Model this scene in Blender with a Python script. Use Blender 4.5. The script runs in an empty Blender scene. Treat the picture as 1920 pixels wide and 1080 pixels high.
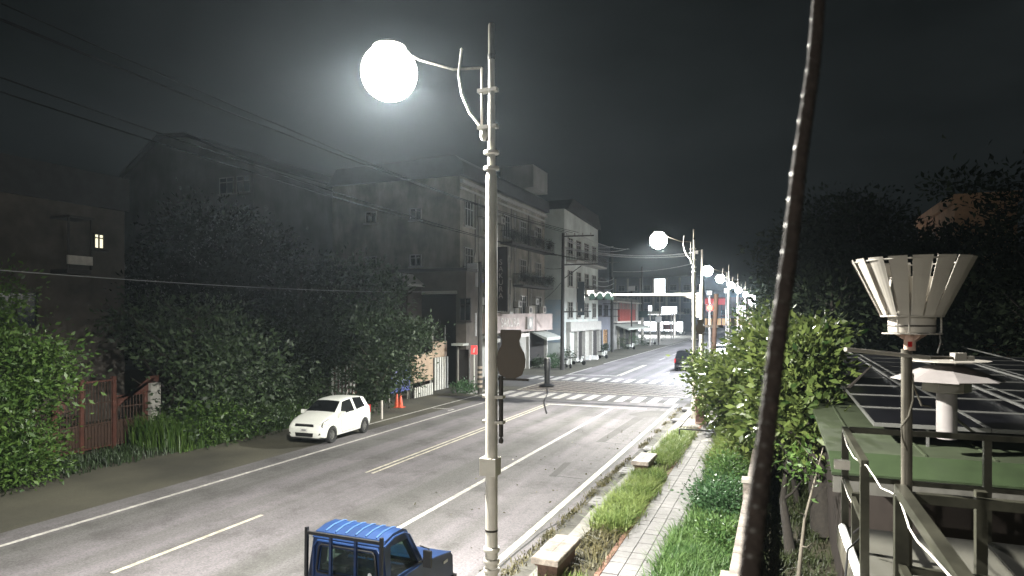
import bpy, bmesh, math, random
import numpy as np
from mathutils import Vector, Matrix
random.seed(7)
SC = bpy.context.scene
COL = SC.collection
# ------------------------------------------------------------------ camera
TH = math.atan(500/1235.0); FPX = 1235.0; CH = 5.0
cam = bpy.data.cameras.new('camera'); cam.sensor_width = 36; cam.lens = FPX/1920*36
cam.shift_y = 51/1920.0; cam.clip_start = .05; cam.clip_end = 3000
cam.dof.use_dof = True; cam.dof.focus_distance = 14; cam.dof.aperture_fstop = 2.4
camo = bpy.data.objects.new('camera', cam); COL.objects.link(camo)
camo.location = (0, 0, CH); camo.rotation_euler = (math.radians(90), 0, TH)
SC.camera = camo
# ------------------------------------------------------------------ night sky
W = bpy.data.worlds.new('World'); SC.world = W; W.use_nodes = True
nt = W.node_tree; bg = nt.nodes['Background']
tc = nt.nodes.new('ShaderNodeTexCoord'); nz = nt.nodes.new('ShaderNodeTexNoise')
nz.inputs['Scale'].default_value = 2.2; nz.inputs['Detail'].default_value = 5; nz.inputs['Roughness'].default_value = .55
mp = nt.nodes.new('ShaderNodeMapping'); mp.inputs['Scale'].default_value = (1, 1, 2.6)
cr = nt.nodes.new('ShaderNodeValToRGB')
cr.color_ramp.elements[0].position = .33; cr.color_ramp.elements[0].color = (.0022, .0030, .0031, 1)
cr.color_ramp.elements[1].position = .78; cr.color_ramp.elements[1].color = (.0120, .0145, .0150, 1)
nt.links.new(tc.outputs['Generated'], mp.inputs['Vector']); nt.links.new(mp.outputs[0], nz.inputs['Vector'])
nt.links.new(nz.outputs['Fac'], cr.inputs[0]); nt.links.new(cr.outputs[0], bg.inputs['Color'])
bg.inputs['Strength'].default_value = 1.0
SC.view_settings.view_transform = 'Standard'; SC.view_settings.look = 'None'
SC.view_settings.exposure = .4; SC.view_settings.gamma = 1
SC.cycles.use_denoising = True
SC.cycles.max_bounces = 6; SC.cycles.diffuse_bounces = 3; SC.cycles.glossy_bounces = 3
SC.cycles.transparent_max_bounces = 12; SC.cycles.volume_bounces = 0
SC.cycles.sample_clamp_indirect = 4
SC.cycles.volume_step_rate = 4
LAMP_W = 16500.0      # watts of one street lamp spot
HAZE = 0.00036
# ------------------------------------------------------------------ helpers
S_, C_ = math.sin(TH), math.cos(TH)
def ray(px, py):
    r, u = (px-960)/FPX, (591-py)/FPX
    return Vector((r*C_-S_, r*S_+C_, u))
O = Vector((0, 0, CH))
def onZ(px, py, z=0.0):
    d = ray(px, py); return O + d*((z-CH)/d.z)
def onX(px, py, X):
    d = ray(px, py); return O + d*(X/d.x)
def onY(px, py, Y):
    d = ray(px, py); return O + d*(Y/d.y)
def atD(px, py, dist): return O + ray(px, py)*dist

class MB:
    def __init__(s): s.v = []; s.f = []
    def add(s, vs, fs):
        b = len(s.v); s.v += [tuple(p) for p in vs]; s.f += [tuple(b+i for i in f) for f in fs]; return s
    def box(s, x0, y0, z0, x1, y1, z1, M=None):
        x0, x1 = min(x0, x1), max(x0, x1); y0, y1 = min(y0, y1), max(y0, y1); z0, z1 = min(z0, z1), max(z0, z1)
        vs = [Vector(p) for p in ((x0,y0,z0),(x1,y0,z0),(x1,y1,z0),(x0,y1,z0),(x0,y0,z1),(x1,y0,z1),(x1,y1,z1),(x0,y1,z1))]
        if M is not None: vs = [M @ p for p in vs]
        return s.add(vs, [(0,3,2,1),(4,5,6,7),(0,1,5,4),(1,2,6,5),(2,3,7,6),(3,0,4,7)])
    def cbox(s, c, h, rz=0):
        M = Matrix.Translation(c) @ Matrix.Rotation(rz, 4, 'Z')
        return s.box(-h[0], -h[1], -h[2], h[0], h[1], h[2], M)
    def bar(s, p0, p1, w, h=None, up=Vector((0,0,1))):
        h = h or w; p0, p1 = Vector(p0), Vector(p1); d = (p1-p0).normalized()
        if abs(d.dot(up)) > .95: up = Vector((0,1,0))
        a = d.cross(up).normalized()*w/2; b = a.cross(d).normalized()*h/2
        vs = [p+q for p in (p0, p1) for q in (-a-b, a-b, a+b, -a+b)]
        return s.add(vs, [(0,1,2,3),(7,6,5,4),(0,4,5,1),(1,5,6,2),(2,6,7,3),(3,7,4,0)])
    def tube(s, pts, rs, n=8, caps=True):
        pts = [Vector(p) for p in pts]
        if not hasattr(rs, '__len__'): rs = [rs]*len(pts)
        b = len(s.v); prev = None
        for i, p in enumerate(pts):
            d = (pts[min(i+1, len(pts)-1)] - pts[max(i-1, 0)]).normalized()
            if prev is None:
                up = Vector((0,0,1)) if abs(d.z) < .9 else Vector((1,0,0))
                a = d.cross(up).normalized()
            else:
                a = (prev - d*prev.dot(d)).normalized()
            prev = a; c = d.cross(a)
            for k in range(n):
                t = 2*math.pi*k/n
                s.v.append(tuple(p + (a*math.cos(t)+c*math.sin(t))*rs[i]))
        for i in range(len(pts)-1):
            for k in range(n):
                k2 = (k+1) % n
                s.f.append((b+i*n+k, b+i*n+k2, b+(i+1)*n+k2, b+(i+1)*n+k))
        if caps:
            s.f.append(tuple(b+k for k in reversed(range(n))))
            s.f.append(tuple(b+(len(pts)-1)*n+k for k in range(n)))
        return s
    def cyl(s, p0, p1, r0, r1=None, n=12): return s.tube([p0, p1], [r0, r0 if r1 is None else r1], n)
    def lathe(s, prof, n=20, c=(0,0,0)):
        c = Vector(c); b = len(s.v)
        for r, z in prof:
            for k in range(n):
                t = 2*math.pi*k/n; s.v.append((c.x+r*math.cos(t), c.y+r*math.sin(t), c.z+z))
        for i in range(len(prof)-1):
            for k in range(n):
                k2 = (k+1) % n; s.f.append((b+i*n+k, b+i*n+k2, b+(i+1)*n+k2, b+(i+1)*n+k))
        if prof[0][0] > 1e-4: s.f.append(tuple(b+k for k in reversed(range(n))))
        if prof[-1][0] > 1e-4: s.f.append(tuple(b+(len(prof)-1)*n+k for k in range(n)))
        return s
    def prism(s, pts, dvec):
        pts = [Vector(p) for p in pts]; dvec = Vector(dvec); n = len(pts)
        return s.add(pts+[p+dvec for p in pts], [tuple(range(n))[::-1], tuple(range(n, 2*n))] + [(i, (i+1) % n, n+(i+1) % n, n+i) for i in range(n)])
    def quad(s, a, b, c, d): return s.add([a, b, c, d], [(0,1,2,3)])
    def mesh(s, name, mat, off=Vector((0,0,0)), smooth=False):
        me = bpy.data.meshes.new(name)
        me.from_pydata([(x-off.x, y-off.y, z-off.z) for x, y, z in s.v], [], s.f)
        me.materials.append(mat); me.update()
        if smooth:
            me.polygons.foreach_set('use_smooth', [True]*len(me.polygons))
            try: me.set_sharp_from_angle(angle=math.radians(40))
            except Exception: pass
        return me
BASE = {}
def link(name, data, parent=None):
    o = bpy.data.objects.new(name, data); COL.objects.link(o)
    if parent: o.parent = parent
    return o
def tag(o, label=None, cat=None, group=None, kind=None):
    if label: o['label'] = label
    if cat: o['category'] = cat
    if group: o['group'] = group
    if kind: o['kind'] = kind
    return o
def thing(name, loc, label, cat, group=None, rz=0):
    o = link(name, None); o.location = loc; o.rotation_euler.z = rz; o.empty_display_size = .2
    BASE[o.name] = Vector(loc); return tag(o, label, cat, group)
def base(o):
    while o.parent: o = o.parent
    return BASE.get(o.name, Vector((0,0,0)))
def part(name, mb, mat, parent, smooth=False, label=None, kind=None):     # mb in world coordinates
    o = link(name, mb.mesh(name, mat, base(parent), smooth), parent)
    if label: o['label'] = label
    if kind: o['kind'] = kind
    return o
def lpart(name, mb, mat, parent, smooth=False, label=None):               # mb in the thing's own coordinates
    o = link(name, mb.mesh(name, mat, Vector((0,0,0)), smooth), parent)
    if label: o['label'] = label
    return o
def solo(name, mb, mat, loc, label, cat, group=None, smooth=False, kind=None):
    loc = Vector(loc); o = link(name, mb.mesh(name, mat, loc, smooth)); o.location = loc; BASE[o.name] = loc
    return tag(o, label, cat, group, kind)
def struct(name, mb, mat, parent=None, smooth=False):
    o = link(name, mb.mesh(name, mat, Vector((0,0,0)), smooth), parent)
    if parent is None: o['kind'] = 'structure'
    return o
def copy_tree(o, loc=None, rz=None, label=None, parent=None, group=None):
    c = o.copy(); COL.objects.link(c); c.parent = parent
    if loc is not None: c.location = loc; BASE[c.name] = Vector(loc)
    if rz is not None: c.rotation_euler.z = rz
    if label: c['label'] = label
    if group: c['group'] = group
    for ch in o.children: copy_tree(ch, parent=c)
    return c

def mat(name, col, rough=.7, metal=0, var=.25, scale=3.0, bump=0.0, bscale=40, col2=None, spec=.5, big=0, stretch=(1,1,1), dirt=0, world=False):
    m = bpy.data.materials.new(name); m.use_nodes = True; t = m.node_tree; L = t.links.new
    p = t.nodes['Principled BSDF']; p.inputs['Roughness'].default_value = rough; p.inputs['Metallic'].default_value = metal
    p.inputs['Specular IOR Level'].default_value = spec
    if world:
        tc = t.nodes.new('ShaderNodeNewGeometry'); src = tc.outputs['Position']
    else:
        tc = t.nodes.new('ShaderNodeTexCoord'); src = tc.outputs['Object']
    mp = t.nodes.new('ShaderNodeMapping'); mp.inputs['Scale'].default_value = stretch; L(src, mp.inputs['Vector'])
    n = t.nodes.new('ShaderNodeTexNoise'); n.inputs['Scale'].default_value = scale; n.inputs['Detail'].default_value = 8; n.inputs['Roughness'].default_value = .65
    L(mp.outputs[0], n.inputs['Vector'])
    c2 = col2 or tuple(c*(1-var) for c in col); c1 = tuple(min(1, c*(1+var*.6)) for c in col)
    r = t.nodes.new('ShaderNodeValToRGB'); r.color_ramp.elements[0].position = .3; r.color_ramp.elements[1].position = .7
    r.color_ramp.elements[0].color = (*c2, 1); r.color_ramp.elements[1].color = (*c1, 1)
    L(n.outputs['Fac'], r.inputs[0]); out = r.outputs[0]
    if big:
        n2 = t.nodes.new('ShaderNodeTexNoise'); n2.inputs['Scale'].default_value = big; n2.inputs['Detail'].default_value = 4; L(src, n2.inputs['Vector'])
        r2 = t.nodes.new('ShaderNodeMapRange'); r2.inputs[1].default_value = .35; r2.inputs[2].default_value = .68; r2.inputs[3].default_value = 1-max(dirt, .25); r2.inputs[4].default_value = 1.08
        L(n2.outputs['Fac'], r2.inputs[0])
        mx = t.nodes.new('ShaderNodeVectorMath'); mx.operation = 'SCALE'; L(out, mx.inputs[0]); L(r2.outputs[0], mx.inputs['Scale']); out = mx.outputs[0]
    L(out, p.inputs['Base Color'])
    if bump:
        nb = t.nodes.new('ShaderNodeTexNoise'); nb.inputs['Scale'].default_value = bscale; nb.inputs['Detail'].default_value = 5; L(src, nb.inputs['Vector'])
        b = t.nodes.new('ShaderNodeBump'); b.inputs['Strength'].default_value = bump; b.inputs['Distance'].default_value = .02
        L(nb.outputs['Fac'], b.inputs['Height']); L(b.outputs[0], p.inputs['Normal'])
    return m
def emis(name, col, s):
    m = bpy.data.materials.new(name); m.use_nodes = True; p = m.node_tree.nodes['Principled BSDF']
    p.inputs['Base Color'].default_value = (*[min(c, .8) for c in col], 1)
    p.inputs['Emission Color'].default_value = (*col, 1); p.inputs['Emission Strength'].default_value = s
    return m
def leafmat(name, col, col2, trans=.3, rough=.45, clump=1.2):
    m = bpy.data.materials.new(name); m.use_nodes = True; t = m.node_tree; L = t.links.new
    p = t.nodes['Principled BSDF']; p.inputs['Roughness'].default_value = rough; p.inputs['Specular IOR Level'].default_value = .4 if rough < .8 else .1
    g = t.nodes.new('ShaderNodeNewGeometry'); n = t.nodes.new('ShaderNodeTexNoise'); n.inputs['Scale'].default_value = clump; L(g.outputs['Position'], n.inputs['Vector'])
    a = t.nodes.new('ShaderNodeMath'); a.operation = 'MULTIPLY_ADD'; a.inputs[1].default_value = .55; L(g.outputs['Random Per Island'], a.inputs[0])
    s = t.nodes.new('ShaderNodeMath'); s.operation = 'MULTIPLY_ADD'; s.inputs[1].default_value = .9; s.inputs[2].default_value = -.22; L(n.outputs['Fac'], s.inputs[0]); L(s.outputs[0], a.inputs[2])
    r = t.nodes.new('ShaderNodeValToRGB'); r.color_ramp.elements[0].color = (*col2, 1); r.color_ramp.elements[1].color = (*col, 1); r.color_ramp.elements[0].position = .1; r.color_ramp.elements[1].position = .9
    L(a.outputs[0], r.inputs[0]); L(r.outputs[0], p.inputs['Base Color'])
    tr = t.nodes.new('ShaderNodeBsdfTranslucent'); L(r.outputs[0], tr.inputs['Color'])
    mx = t.nodes.new('ShaderNodeMixShader'); mx.inputs[0].default_value = trans
    L(p.outputs[0], mx.inputs[1]); L(tr.outputs[0], mx.inputs[2]); L(mx.outputs[0], t.nodes['Material Output'].inputs['Surface'])
    return m
def glassmat(name, tint=(.03,.035,.04), rough=.08):
    m = bpy.data.materials.new(name); m.use_nodes = True; p = m.node_tree.nodes['Principled BSDF']
    p.inputs['Base Color'].default_value = (*tint, 1); p.inputs['Roughness'].default_value = rough; p.inputs['Specular IOR Level'].default_value = .7
    return m
def cleargl(name, tint=(.75,.85,.8), opac=.25):
    m = bpy.data.materials.new(name); m.use_nodes = True; t = m.node_tree; L = t.links.new
    p = t.nodes['Principled BSDF']; p.inputs['Base Color'].default_value = (.05,.06,.06,1); p.inputs['Roughness'].default_value = .05
    tr = t.nodes.new('ShaderNodeBsdfTransparent'); tr.inputs[0].default_value = (*tint, 1)
    mx = t.nodes.new('ShaderNodeMixShader'); mx.inputs[0].default_value = opac
    L(tr.outputs[0], mx.inputs[1]); L(p.outputs[0], mx.inputs[2]); L(mx.outputs[0], t.nodes['Material Output'].inputs['Surface'])
    return m
M = {}
M['asphalt'] = mat('asphalt', (.172,.164,.164), .85, var=.42, scale=22, bump=.5, bscale=160, big=.22, dirt=.35, world=True)
M['asphalt_dark'] = mat('asphalt_dark', (.085,.081,.078), .9, var=.3, scale=40, bump=.5, bscale=120, big=.5, world=True)
M['asphalt_left'] = mat('asphalt_left', (.078,.073,.050), .92, var=.35, scale=30, bump=.5, bscale=90, big=.35, dirt=.5, world=True)
M['tar'] = mat('tar', (.022,.022,.021), .8, var=.3, scale=10)
M['dirt'] = mat('dirt', (.070,.058,.038), .95, var=.45, scale=4, bump=.6, bscale=14, big=.3, dirt=.45, col2=(.035,.040,.018), world=True)
def tracks(m):
    t = m.node_tree; p = t.nodes['Principled BSDF']; src = p.inputs['Base Color'].links[0].from_socket; g = t.nodes.new('ShaderNodeNewGeometry')
    mp = t.nodes.new('ShaderNodeMapping'); mp.inputs['Scale'].default_value = (1.3, .022, 1); n = t.nodes.new('ShaderNodeTexNoise'); n.inputs['Scale'].default_value = 1.0; n.inputs['Detail'].default_value = 3
    t.links.new(g.outputs['Position'], mp.inputs['Vector']); t.links.new(mp.outputs[0], n.inputs['Vector'])
    r_ = t.nodes.new('ShaderNodeValToRGB'); r_.color_ramp.elements[0].position = .38; r_.color_ramp.elements[0].color = (.68,.69,.66,1); r_.color_ramp.elements[1].position = .62; r_.color_ramp.elements[1].color = (1.08,1.04,1.10,1)
    t.links.new(n.outputs['Fac'], r_.inputs[0]); n2 = t.nodes.new('ShaderNodeTexNoise'); n2.inputs['Scale'].default_value = .9; n2.inputs['Detail'].default_value = 7; n2.inputs['Roughness'].default_value = .7; t.links.new(g.outputs['Position'], n2.inputs['Vector'])
    r2 = t.nodes.new('ShaderNodeValToRGB'); r2.color_ramp.elements[0].position = .36; r2.color_ramp.elements[0].color = (.62,.62,.60,1); r2.color_ramp.elements[1].position = .50; r2.color_ramp.elements[1].color = (1,1,1,1); t.links.new(n2.outputs['Fac'], r2.inputs[0])
    a = t.nodes.new('ShaderNodeMix'); a.data_type = 'RGBA'; a.blend_type = 'MULTIPLY'; a.inputs[0].default_value = 1; t.links.new(src, a.inputs[6]); t.links.new(r_.outputs[0], a.inputs[7])
    b = t.nodes.new('ShaderNodeMix'); b.data_type = 'RGBA'; b.blend_type = 'MULTIPLY'; b.inputs[0].default_value = .8; t.links.new(a.outputs[2], b.inputs[6]); t.links.new(r2.outputs[0], b.inputs[7]); t.links.new(b.outputs[2], p.inputs['Base Color'])
tracks(M['asphalt'])
M['white_paint'] = mat('white_paint', (.62,.60,.55), .6, col2=(.24,.23,.22), scale=9, big=3, dirt=.35, world=True)
M['worn_paint'] = mat('worn_paint', (.46,.44,.40), .7, var=.5, scale=16, big=3, dirt=.5, world=True)
M['yellow_paint'] = mat('yellow_paint', (.62,.58,.46), .6, col2=(.25,.235,.20), scale=9, big=3, dirt=.3, world=True)
M['junction'] = mat('junction', (.085,.078,.072), .85, var=.4, scale=16, bump=.4, bscale=100, big=.35, dirt=.4, world=True)
M['yellow_worn'] = mat('yellow_worn', (.30,.25,.20), .7, var=.5, scale=14, world=True)
M['concrete'] = mat('concrete', (.26,.25,.225), .85, var=.3, scale=6, bump=.3, bscale=50, big=.8, dirt=.35, world=True)
M['gutter'] = mat('gutter', (.11,.105,.09), .9, var=.4, scale=5, bump=.4, bscale=40, big=1.2, dirt=.5, world=True)
M['tile'] = mat('tile', (.20,.192,.19), .75, var=.2, scale=9, bump=.15, bscale=60, big=.9, dirt=.28, world=True)
M['joint'] = mat('joint', (.10,.095,.08), .95, var=.3, scale=9, world=True)
M['brick_tile'] = mat('brick_tile', (.20,.11,.075), .85, var=.4, scale=7, bump=.2, world=True)
M['granite'] = mat('granite', (.34,.29,.25), .7, var=.35, scale=18, bump=.2, big=3, dirt=.55)
M['granite_dark'] = mat('granite_dark', (.16,.09,.07), .7, var=.4, scale=12)
M['cream_pole'] = mat('cream_pole', (.62,.585,.52), .38, var=.08, scale=3, big=2, dirt=.1)
M['dark_steel'] = mat('dark_steel', (.035,.028,.022), .5, metal=.3, var=.4, scale=8)
M['black'] = mat('black', (.012,.012,.013), .45, var=.3, scale=8)
M['vase_brown'] = mat('vase_brown', (.075,.052,.032), .6, var=.12, scale=4)
M['steel'] = mat('steel', (.42,.42,.40), .38, metal=.75, var=.3, scale=6, big=2)
M['galv'] = mat('galv', (.165,.15,.12), .5, metal=.5, var=.35, scale=5, stretch=(8,8,.7), big=3, dirt=.5)
M['stain_steel'] = mat('stain_steel', (.065,.063,.046), .35, metal=.4, var=.4, scale=5, big=2, dirt=.4)
M['white_metal'] = mat('white_metal', (.42,.39,.345), .45, var=.12, scale=4, big=1.5, dirt=.2)
M['pvc'] = mat('pvc', (.29,.265,.26), .45, var=.1, scale=3, big=1.2, dirt=.2)
M['rust_pink'] = mat('rust_pink', (.48,.33,.27), .6, var=.3, scale=8)
M['white_car'] = mat('white_car', (.74,.75,.70), .25, var=.02, scale=2)
M['blue_truck'] = mat('blue_truck', (.008,.026,.085), .4, var=.12, scale=3, big=1.5, dirt=.2)
M['black_car'] = mat('black_car', (.004,.004,.005), .3, var=.1, scale=2, spec=.3)
M['silver_car'] = mat('silver_car', (.5,.5,.5), .3, metal=.4, var=.05, scale=2)
M['chrome'] = mat('chrome', (.7,.7,.7), .15, metal=1, var=.05)
M['tyre'] = mat('tyre', (.018,.018,.018), .85, var=.3, scale=9)
M['rim'] = mat('rim', (.22,.22,.21), .4, metal=.7, var=.2)
M['glass_dark'] = glassmat('glass_dark', (.008,.009,.010), .12); M['glass_blue'] = glassmat('glass_blue', (.04,.05,.06), .15)
M['clear_glass'] = cleargl('clear_glass')
M['lens'] = cleargl('lens', (.95,.95,.95), .35)
M['red_lens'] = mat('red_lens', (.35,.01,.01), .2, var=.1)
M['plate'] = mat('plate', (.6,.6,.57), .5, var=.05)
M['interior'] = mat('interior', (.06,.055,.05), .8)
M['wood'] = mat('wood', (.20,.13,.08), .75, var=.4, scale=3, stretch=(1,1,8))
M['bark'] = mat('bark', (.020,.016,.012), .9, var=.45, scale=5, bump=.8, bscale=14, stretch=(3,3,.6))  # base colour darkened in place of crown shade on the yard trunks
M['bark_pale'] = mat('bark_pale', (.17,.15,.12), .85, var=.4, scale=6, bump=.5, bscale=14, stretch=(2,2,.6))
M['util_pole'] = mat('util_pole', (.045,.043,.040), .85, var=.3, scale=3)
M['wire'] = mat('wire', (.003,.003,.003), .95, spec=.05); M['wire_pale'] = mat('wire_pale', (.35,.35,.35), .5, metal=.3)
M['wall_dark'] = mat('wall_dark', (.11,.095,.08), .9, var=.25, scale=1.2, big=.3, dirt=.4, bump=.2)
M['wall_roofband'] = mat('wall_roofband', (.030,.031,.032), .8, var=.3, scale=2)
M['wall_beige'] = mat('wall_beige', (.29,.27,.22), .85, var=.35, scale=2.5, big=.5, dirt=.6, stretch=(1,1,.25), bump=.15)
M['wall_grey'] = mat('wall_grey', (.24,.235,.22), .85, var=.16, scale=1.2, big=.3, dirt=.35, stretch=(1,1,.25), bump=.15)
M['wall_mint'] = mat('wall_mint', (.54,.58,.54), .8, var=.12, scale=1.5, big=.4, dirt=.25, stretch=(1,1,.25))
M['wall_blue'] = mat('wall_blue', (.20,.28,.34), .8, var=.4, scale=.8, col2=(.36,.38,.38))
M['wall_blgrey'] = mat('wall_blgrey', (.16,.17,.20), .85, var=.15, scale=1, big=.2)
M['wall_brown'] = mat('wall_brown', (.45,.27,.15), .85, var=.3, scale=2, big=.3)
M['wall_brownd'] = mat('wall_brownd', (.03,.022,.018), .9, var=.3, scale=2)
M['trim'] = mat('trim', (.34,.33,.30), .7, var=.2, scale=3)
M['trim_dark'] = mat('trim_dark', (.04,.036,.033), .7, var=.3, scale=3)
M['shop_fascia'] = mat('shop_fascia', (.46,.38,.34), .7, var=.2, scale=2, big=.6)
M['awning_dark'] = mat('awning_dark', (.05,.06,.052), .8, var=.2); M['awning_pale'] = mat('awning_pale', (.40,.42,.38), .6, var=.2)
M['shutter'] = mat('shutter', (.33,.32,.28), .6, metal=.2, var=.2)
M['dark_open'] = mat('dark_open', (.018,.015,.013), .95, var=.2)
M['sign_white'] = mat('sign_white', (.52,.52,.52), .6, var=.12, scale=2)
M['sign_dark'] = mat('sign_dark', (.030,.020,.018), .6, var=.2, scale=2)
M['sign_text'] = mat('sign_text', (.42,.36,.33), .6); M['sign_textd'] = mat('sign_textd', (.16,.16,.17), .6)
M['sign_text_lt'] = mat('sign_text_lt', (.62,.58,.52), .6)
M['sign_green'] = mat('sign_green', (.055,.10,.095), .6, var=.15)
M['red_panel'] = mat('red_panel', (.33,.05,.035), .6, var=.25, scale=3)
M['red_rust'] = mat('red_rust', (.085,.030,.020), .7, var=.4, scale=6)
M['rust_dark'] = mat('rust_dark', (.055,.030,.020), .8, var=.4, scale=6)
M['cone'] = mat('cone', (.62,.085,.03), .5, var=.15, scale=6)
M['banner_blue'] = mat('banner_blue', (.05,.065,.22), .6, var=.3, scale=2); M['banner_pale'] = mat('banner_pale', (.22,.23,.42), .6, var=.2, scale=2)
M['ply'] = mat('ply', (.36,.27,.19), .8, var=.25, scale=2); M['pale_board'] = mat('pale_board', (.55,.55,.50), .7, var=.2, scale=3)
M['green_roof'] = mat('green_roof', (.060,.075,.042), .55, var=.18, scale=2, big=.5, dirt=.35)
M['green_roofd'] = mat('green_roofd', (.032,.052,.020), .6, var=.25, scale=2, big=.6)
M['solar'] = mat('solar', (.004,.004,.006), .35, var=.2, scale=1, spec=.25)
M['alu'] = mat('alu', (.20,.20,.19), .4, metal=.5, var=.15)
M['fascia'] = mat('fascia', (.13,.125,.11), .8, var=.3, scale=2)
M['deck'] = mat('deck', (.075,.072,.058), .7, var=.12, scale=3, big=1.3, dirt=.3)
M['cable_white'] = mat('cable_white', (.75,.72,.66), .5, var=.1)
M['rope'] = mat('rope', (.022,.014,.010), .9, var=.4, scale=30, bump=.8, bscale=50)
M['green_sig'] = mat('green_sig', (.010,.022,.018), .4)
M['foam_white'] = mat('foam_white', (.7,.7,.68), .6)
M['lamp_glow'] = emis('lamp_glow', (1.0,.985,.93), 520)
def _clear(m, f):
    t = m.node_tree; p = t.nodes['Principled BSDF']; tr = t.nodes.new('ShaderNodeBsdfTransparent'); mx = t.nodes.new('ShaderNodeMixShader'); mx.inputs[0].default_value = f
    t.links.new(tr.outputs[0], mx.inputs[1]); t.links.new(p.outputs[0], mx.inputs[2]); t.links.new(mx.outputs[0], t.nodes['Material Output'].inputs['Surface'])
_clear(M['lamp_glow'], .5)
def _glare_fade(m):      # globe imitates lamp glare: dense in the middle, fading out at the rim
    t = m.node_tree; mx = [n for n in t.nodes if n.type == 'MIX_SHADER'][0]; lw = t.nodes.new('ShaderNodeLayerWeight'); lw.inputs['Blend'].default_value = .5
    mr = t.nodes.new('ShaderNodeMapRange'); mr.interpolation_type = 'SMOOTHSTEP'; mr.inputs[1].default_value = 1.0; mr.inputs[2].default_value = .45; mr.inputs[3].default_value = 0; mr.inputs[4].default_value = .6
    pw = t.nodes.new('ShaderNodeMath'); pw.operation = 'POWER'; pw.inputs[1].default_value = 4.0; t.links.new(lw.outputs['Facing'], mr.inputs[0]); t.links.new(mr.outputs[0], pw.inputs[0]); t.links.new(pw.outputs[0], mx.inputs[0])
_glare_fade(M['lamp_glow'])
M['lamp_glow_far'] = emis('lamp_glow_far', (.93,.97,1.0), 60)
M['win_warm'] = emis('win_warm', (1.0,.93,.66), 1.0); M['sign_glow'] = emis('sign_glow', (.92,.97,1.0), 2.2); M['shop_glow'] = emis('shop_glow', (1,.62,.3), .6)
M['red_glow'] = emis('red_glow', (1,.07,.04), 3.2); M['store_glow'] = emis('store_glow', (.9,.95,1.0), 3.0); M['red_sign_glow'] = emis('red_sign_glow', (.9,.08,.08), .5)
M['lf_right'] = leafmat('lf_right', (.17,.215,.06), (.012,.034,.008), .15, .32)
M['lf_weed'] = leafmat('lf_weed', (.16,.26,.08), (.025,.075,.02), .3)
M['lf_weed2'] = leafmat('lf_weed2', (.075,.15,.06), (.03,.075,.03), .25)
M['lf_grass'] = leafmat('lf_grass', (.30,.36,.12), (.10,.17,.04), .35)
M['lf_left'] = leafmat('lf_left', (.052,.085,.034), (.010,.018,.009), .15, .55)
M['lf_leftnear'] = leafmat('lf_leftnear', (.10,.17,.035), (.025,.06,.015), .3)
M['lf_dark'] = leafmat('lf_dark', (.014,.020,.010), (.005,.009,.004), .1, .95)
M['lf_litter'] = leafmat('lf_litter', (.15,.13,.06), (.05,.05,.025), .2)
M['headlamp'] = mat('headlamp', (.20,.20,.18), .15, metal=.3, var=.6, scale=14)
M['blue_rib'] = mat('blue_rib', (.045,.10,.22), .4, var=.05)  # lighter than the cab paint: highlight on the roof ribs put into their colour
M['lf_yard'] = leafmat('lf_yard', (.055,.07,.025), (.016,.022,.010), .2)  # yard grass coloured dark and dull to stand for dappled shade
# ------------------------------------------------------------------ foliage
def np_mesh(name, V, F4, mat, off=(0,0,0), tri=None):
    V = np.asarray(V, dtype=np.float32) - np.asarray(off, dtype=np.float32); F4 = np.asarray(F4, dtype=np.int32)
    me = bpy.data.meshes.new(name); me.vertices.add(len(V)); me.vertices.foreach_set('co', V.ravel())
    k = F4.shape[1]; me.loops.add(F4.size); me.loops.foreach_set('vertex_index', F4.ravel())
    me.polygons.add(len(F4)); me.polygons.foreach_set('loop_start', np.arange(0, F4.size, k, dtype=np.int32))
    me.materials.append(mat); me.update(calc_edges=True); return me
def leaf_geo(P, D, size, width=.42, rng=None, fold=.12):
    n = len(P); D = D/np.maximum(np.linalg.norm(D, axis=1, keepdims=True), 1e-6)
    Rn = rng.normal(size=(n, 3)); S = np.cross(D, Rn); S /= np.maximum(np.linalg.norm(S, axis=1, keepdims=True), 1e-6)
    N = np.cross(D, S); s = size[:, None]
    a = P; b = P + D*s*.45 + S*s*width*.5 - N*s*fold; c = P + D*s; d = P + D*s*.45 - S*s*width*.5 - N*s*fold
    V = np.stack([a, b, c, d], 1).reshape(-1, 3); F = np.arange(4*n).reshape(n, 4)
    return V, F
def crown_pts(c, r, nc, per, cr, seed, lo=.45, flat=0):
    rng = np.random.default_rng(seed)
    u = rng.normal(size=(nc, 3)); u /= np.linalg.norm(u, axis=1, keepdims=True)
    rad = rng.uniform(lo**3, 1, nc)**(1/3) * rng.uniform(.78, 1.12, nc)
    cc = np.asarray(c) + u*rad[:, None]*np.asarray(r)
    k = rng.uniform(.7, 1.3, nc)
    P = np.repeat(cc, per, 0) + rng.normal(size=(nc*per, 3))*cr*np.repeat(k, per)[:, None]*np.array([1, 1, .7])
    D = (P - np.repeat(cc, per, 0))/cr*.6 + rng.normal(size=P.shape)*.8 + np.array([0, 0, .15]) + np.repeat(u, per, 0)*.5
    return P, D, rng
def foliage(name, c, r, nc, per, cr, size, mat, seed, parent=None, lo=.45, width=.42, zmin=.05, off=(0,0,0)):
    P, D, rng = crown_pts(c, r, nc, per, cr, seed, lo)
    k = P[:, 2] > zmin; P, D = P[k], D[k]
    V, F = leaf_geo(P, D, size*rng.uniform(.6, 1.35, len(P)), width, rng)
    return link(name, np_mesh(name, V, F, mat, off), parent)
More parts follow.
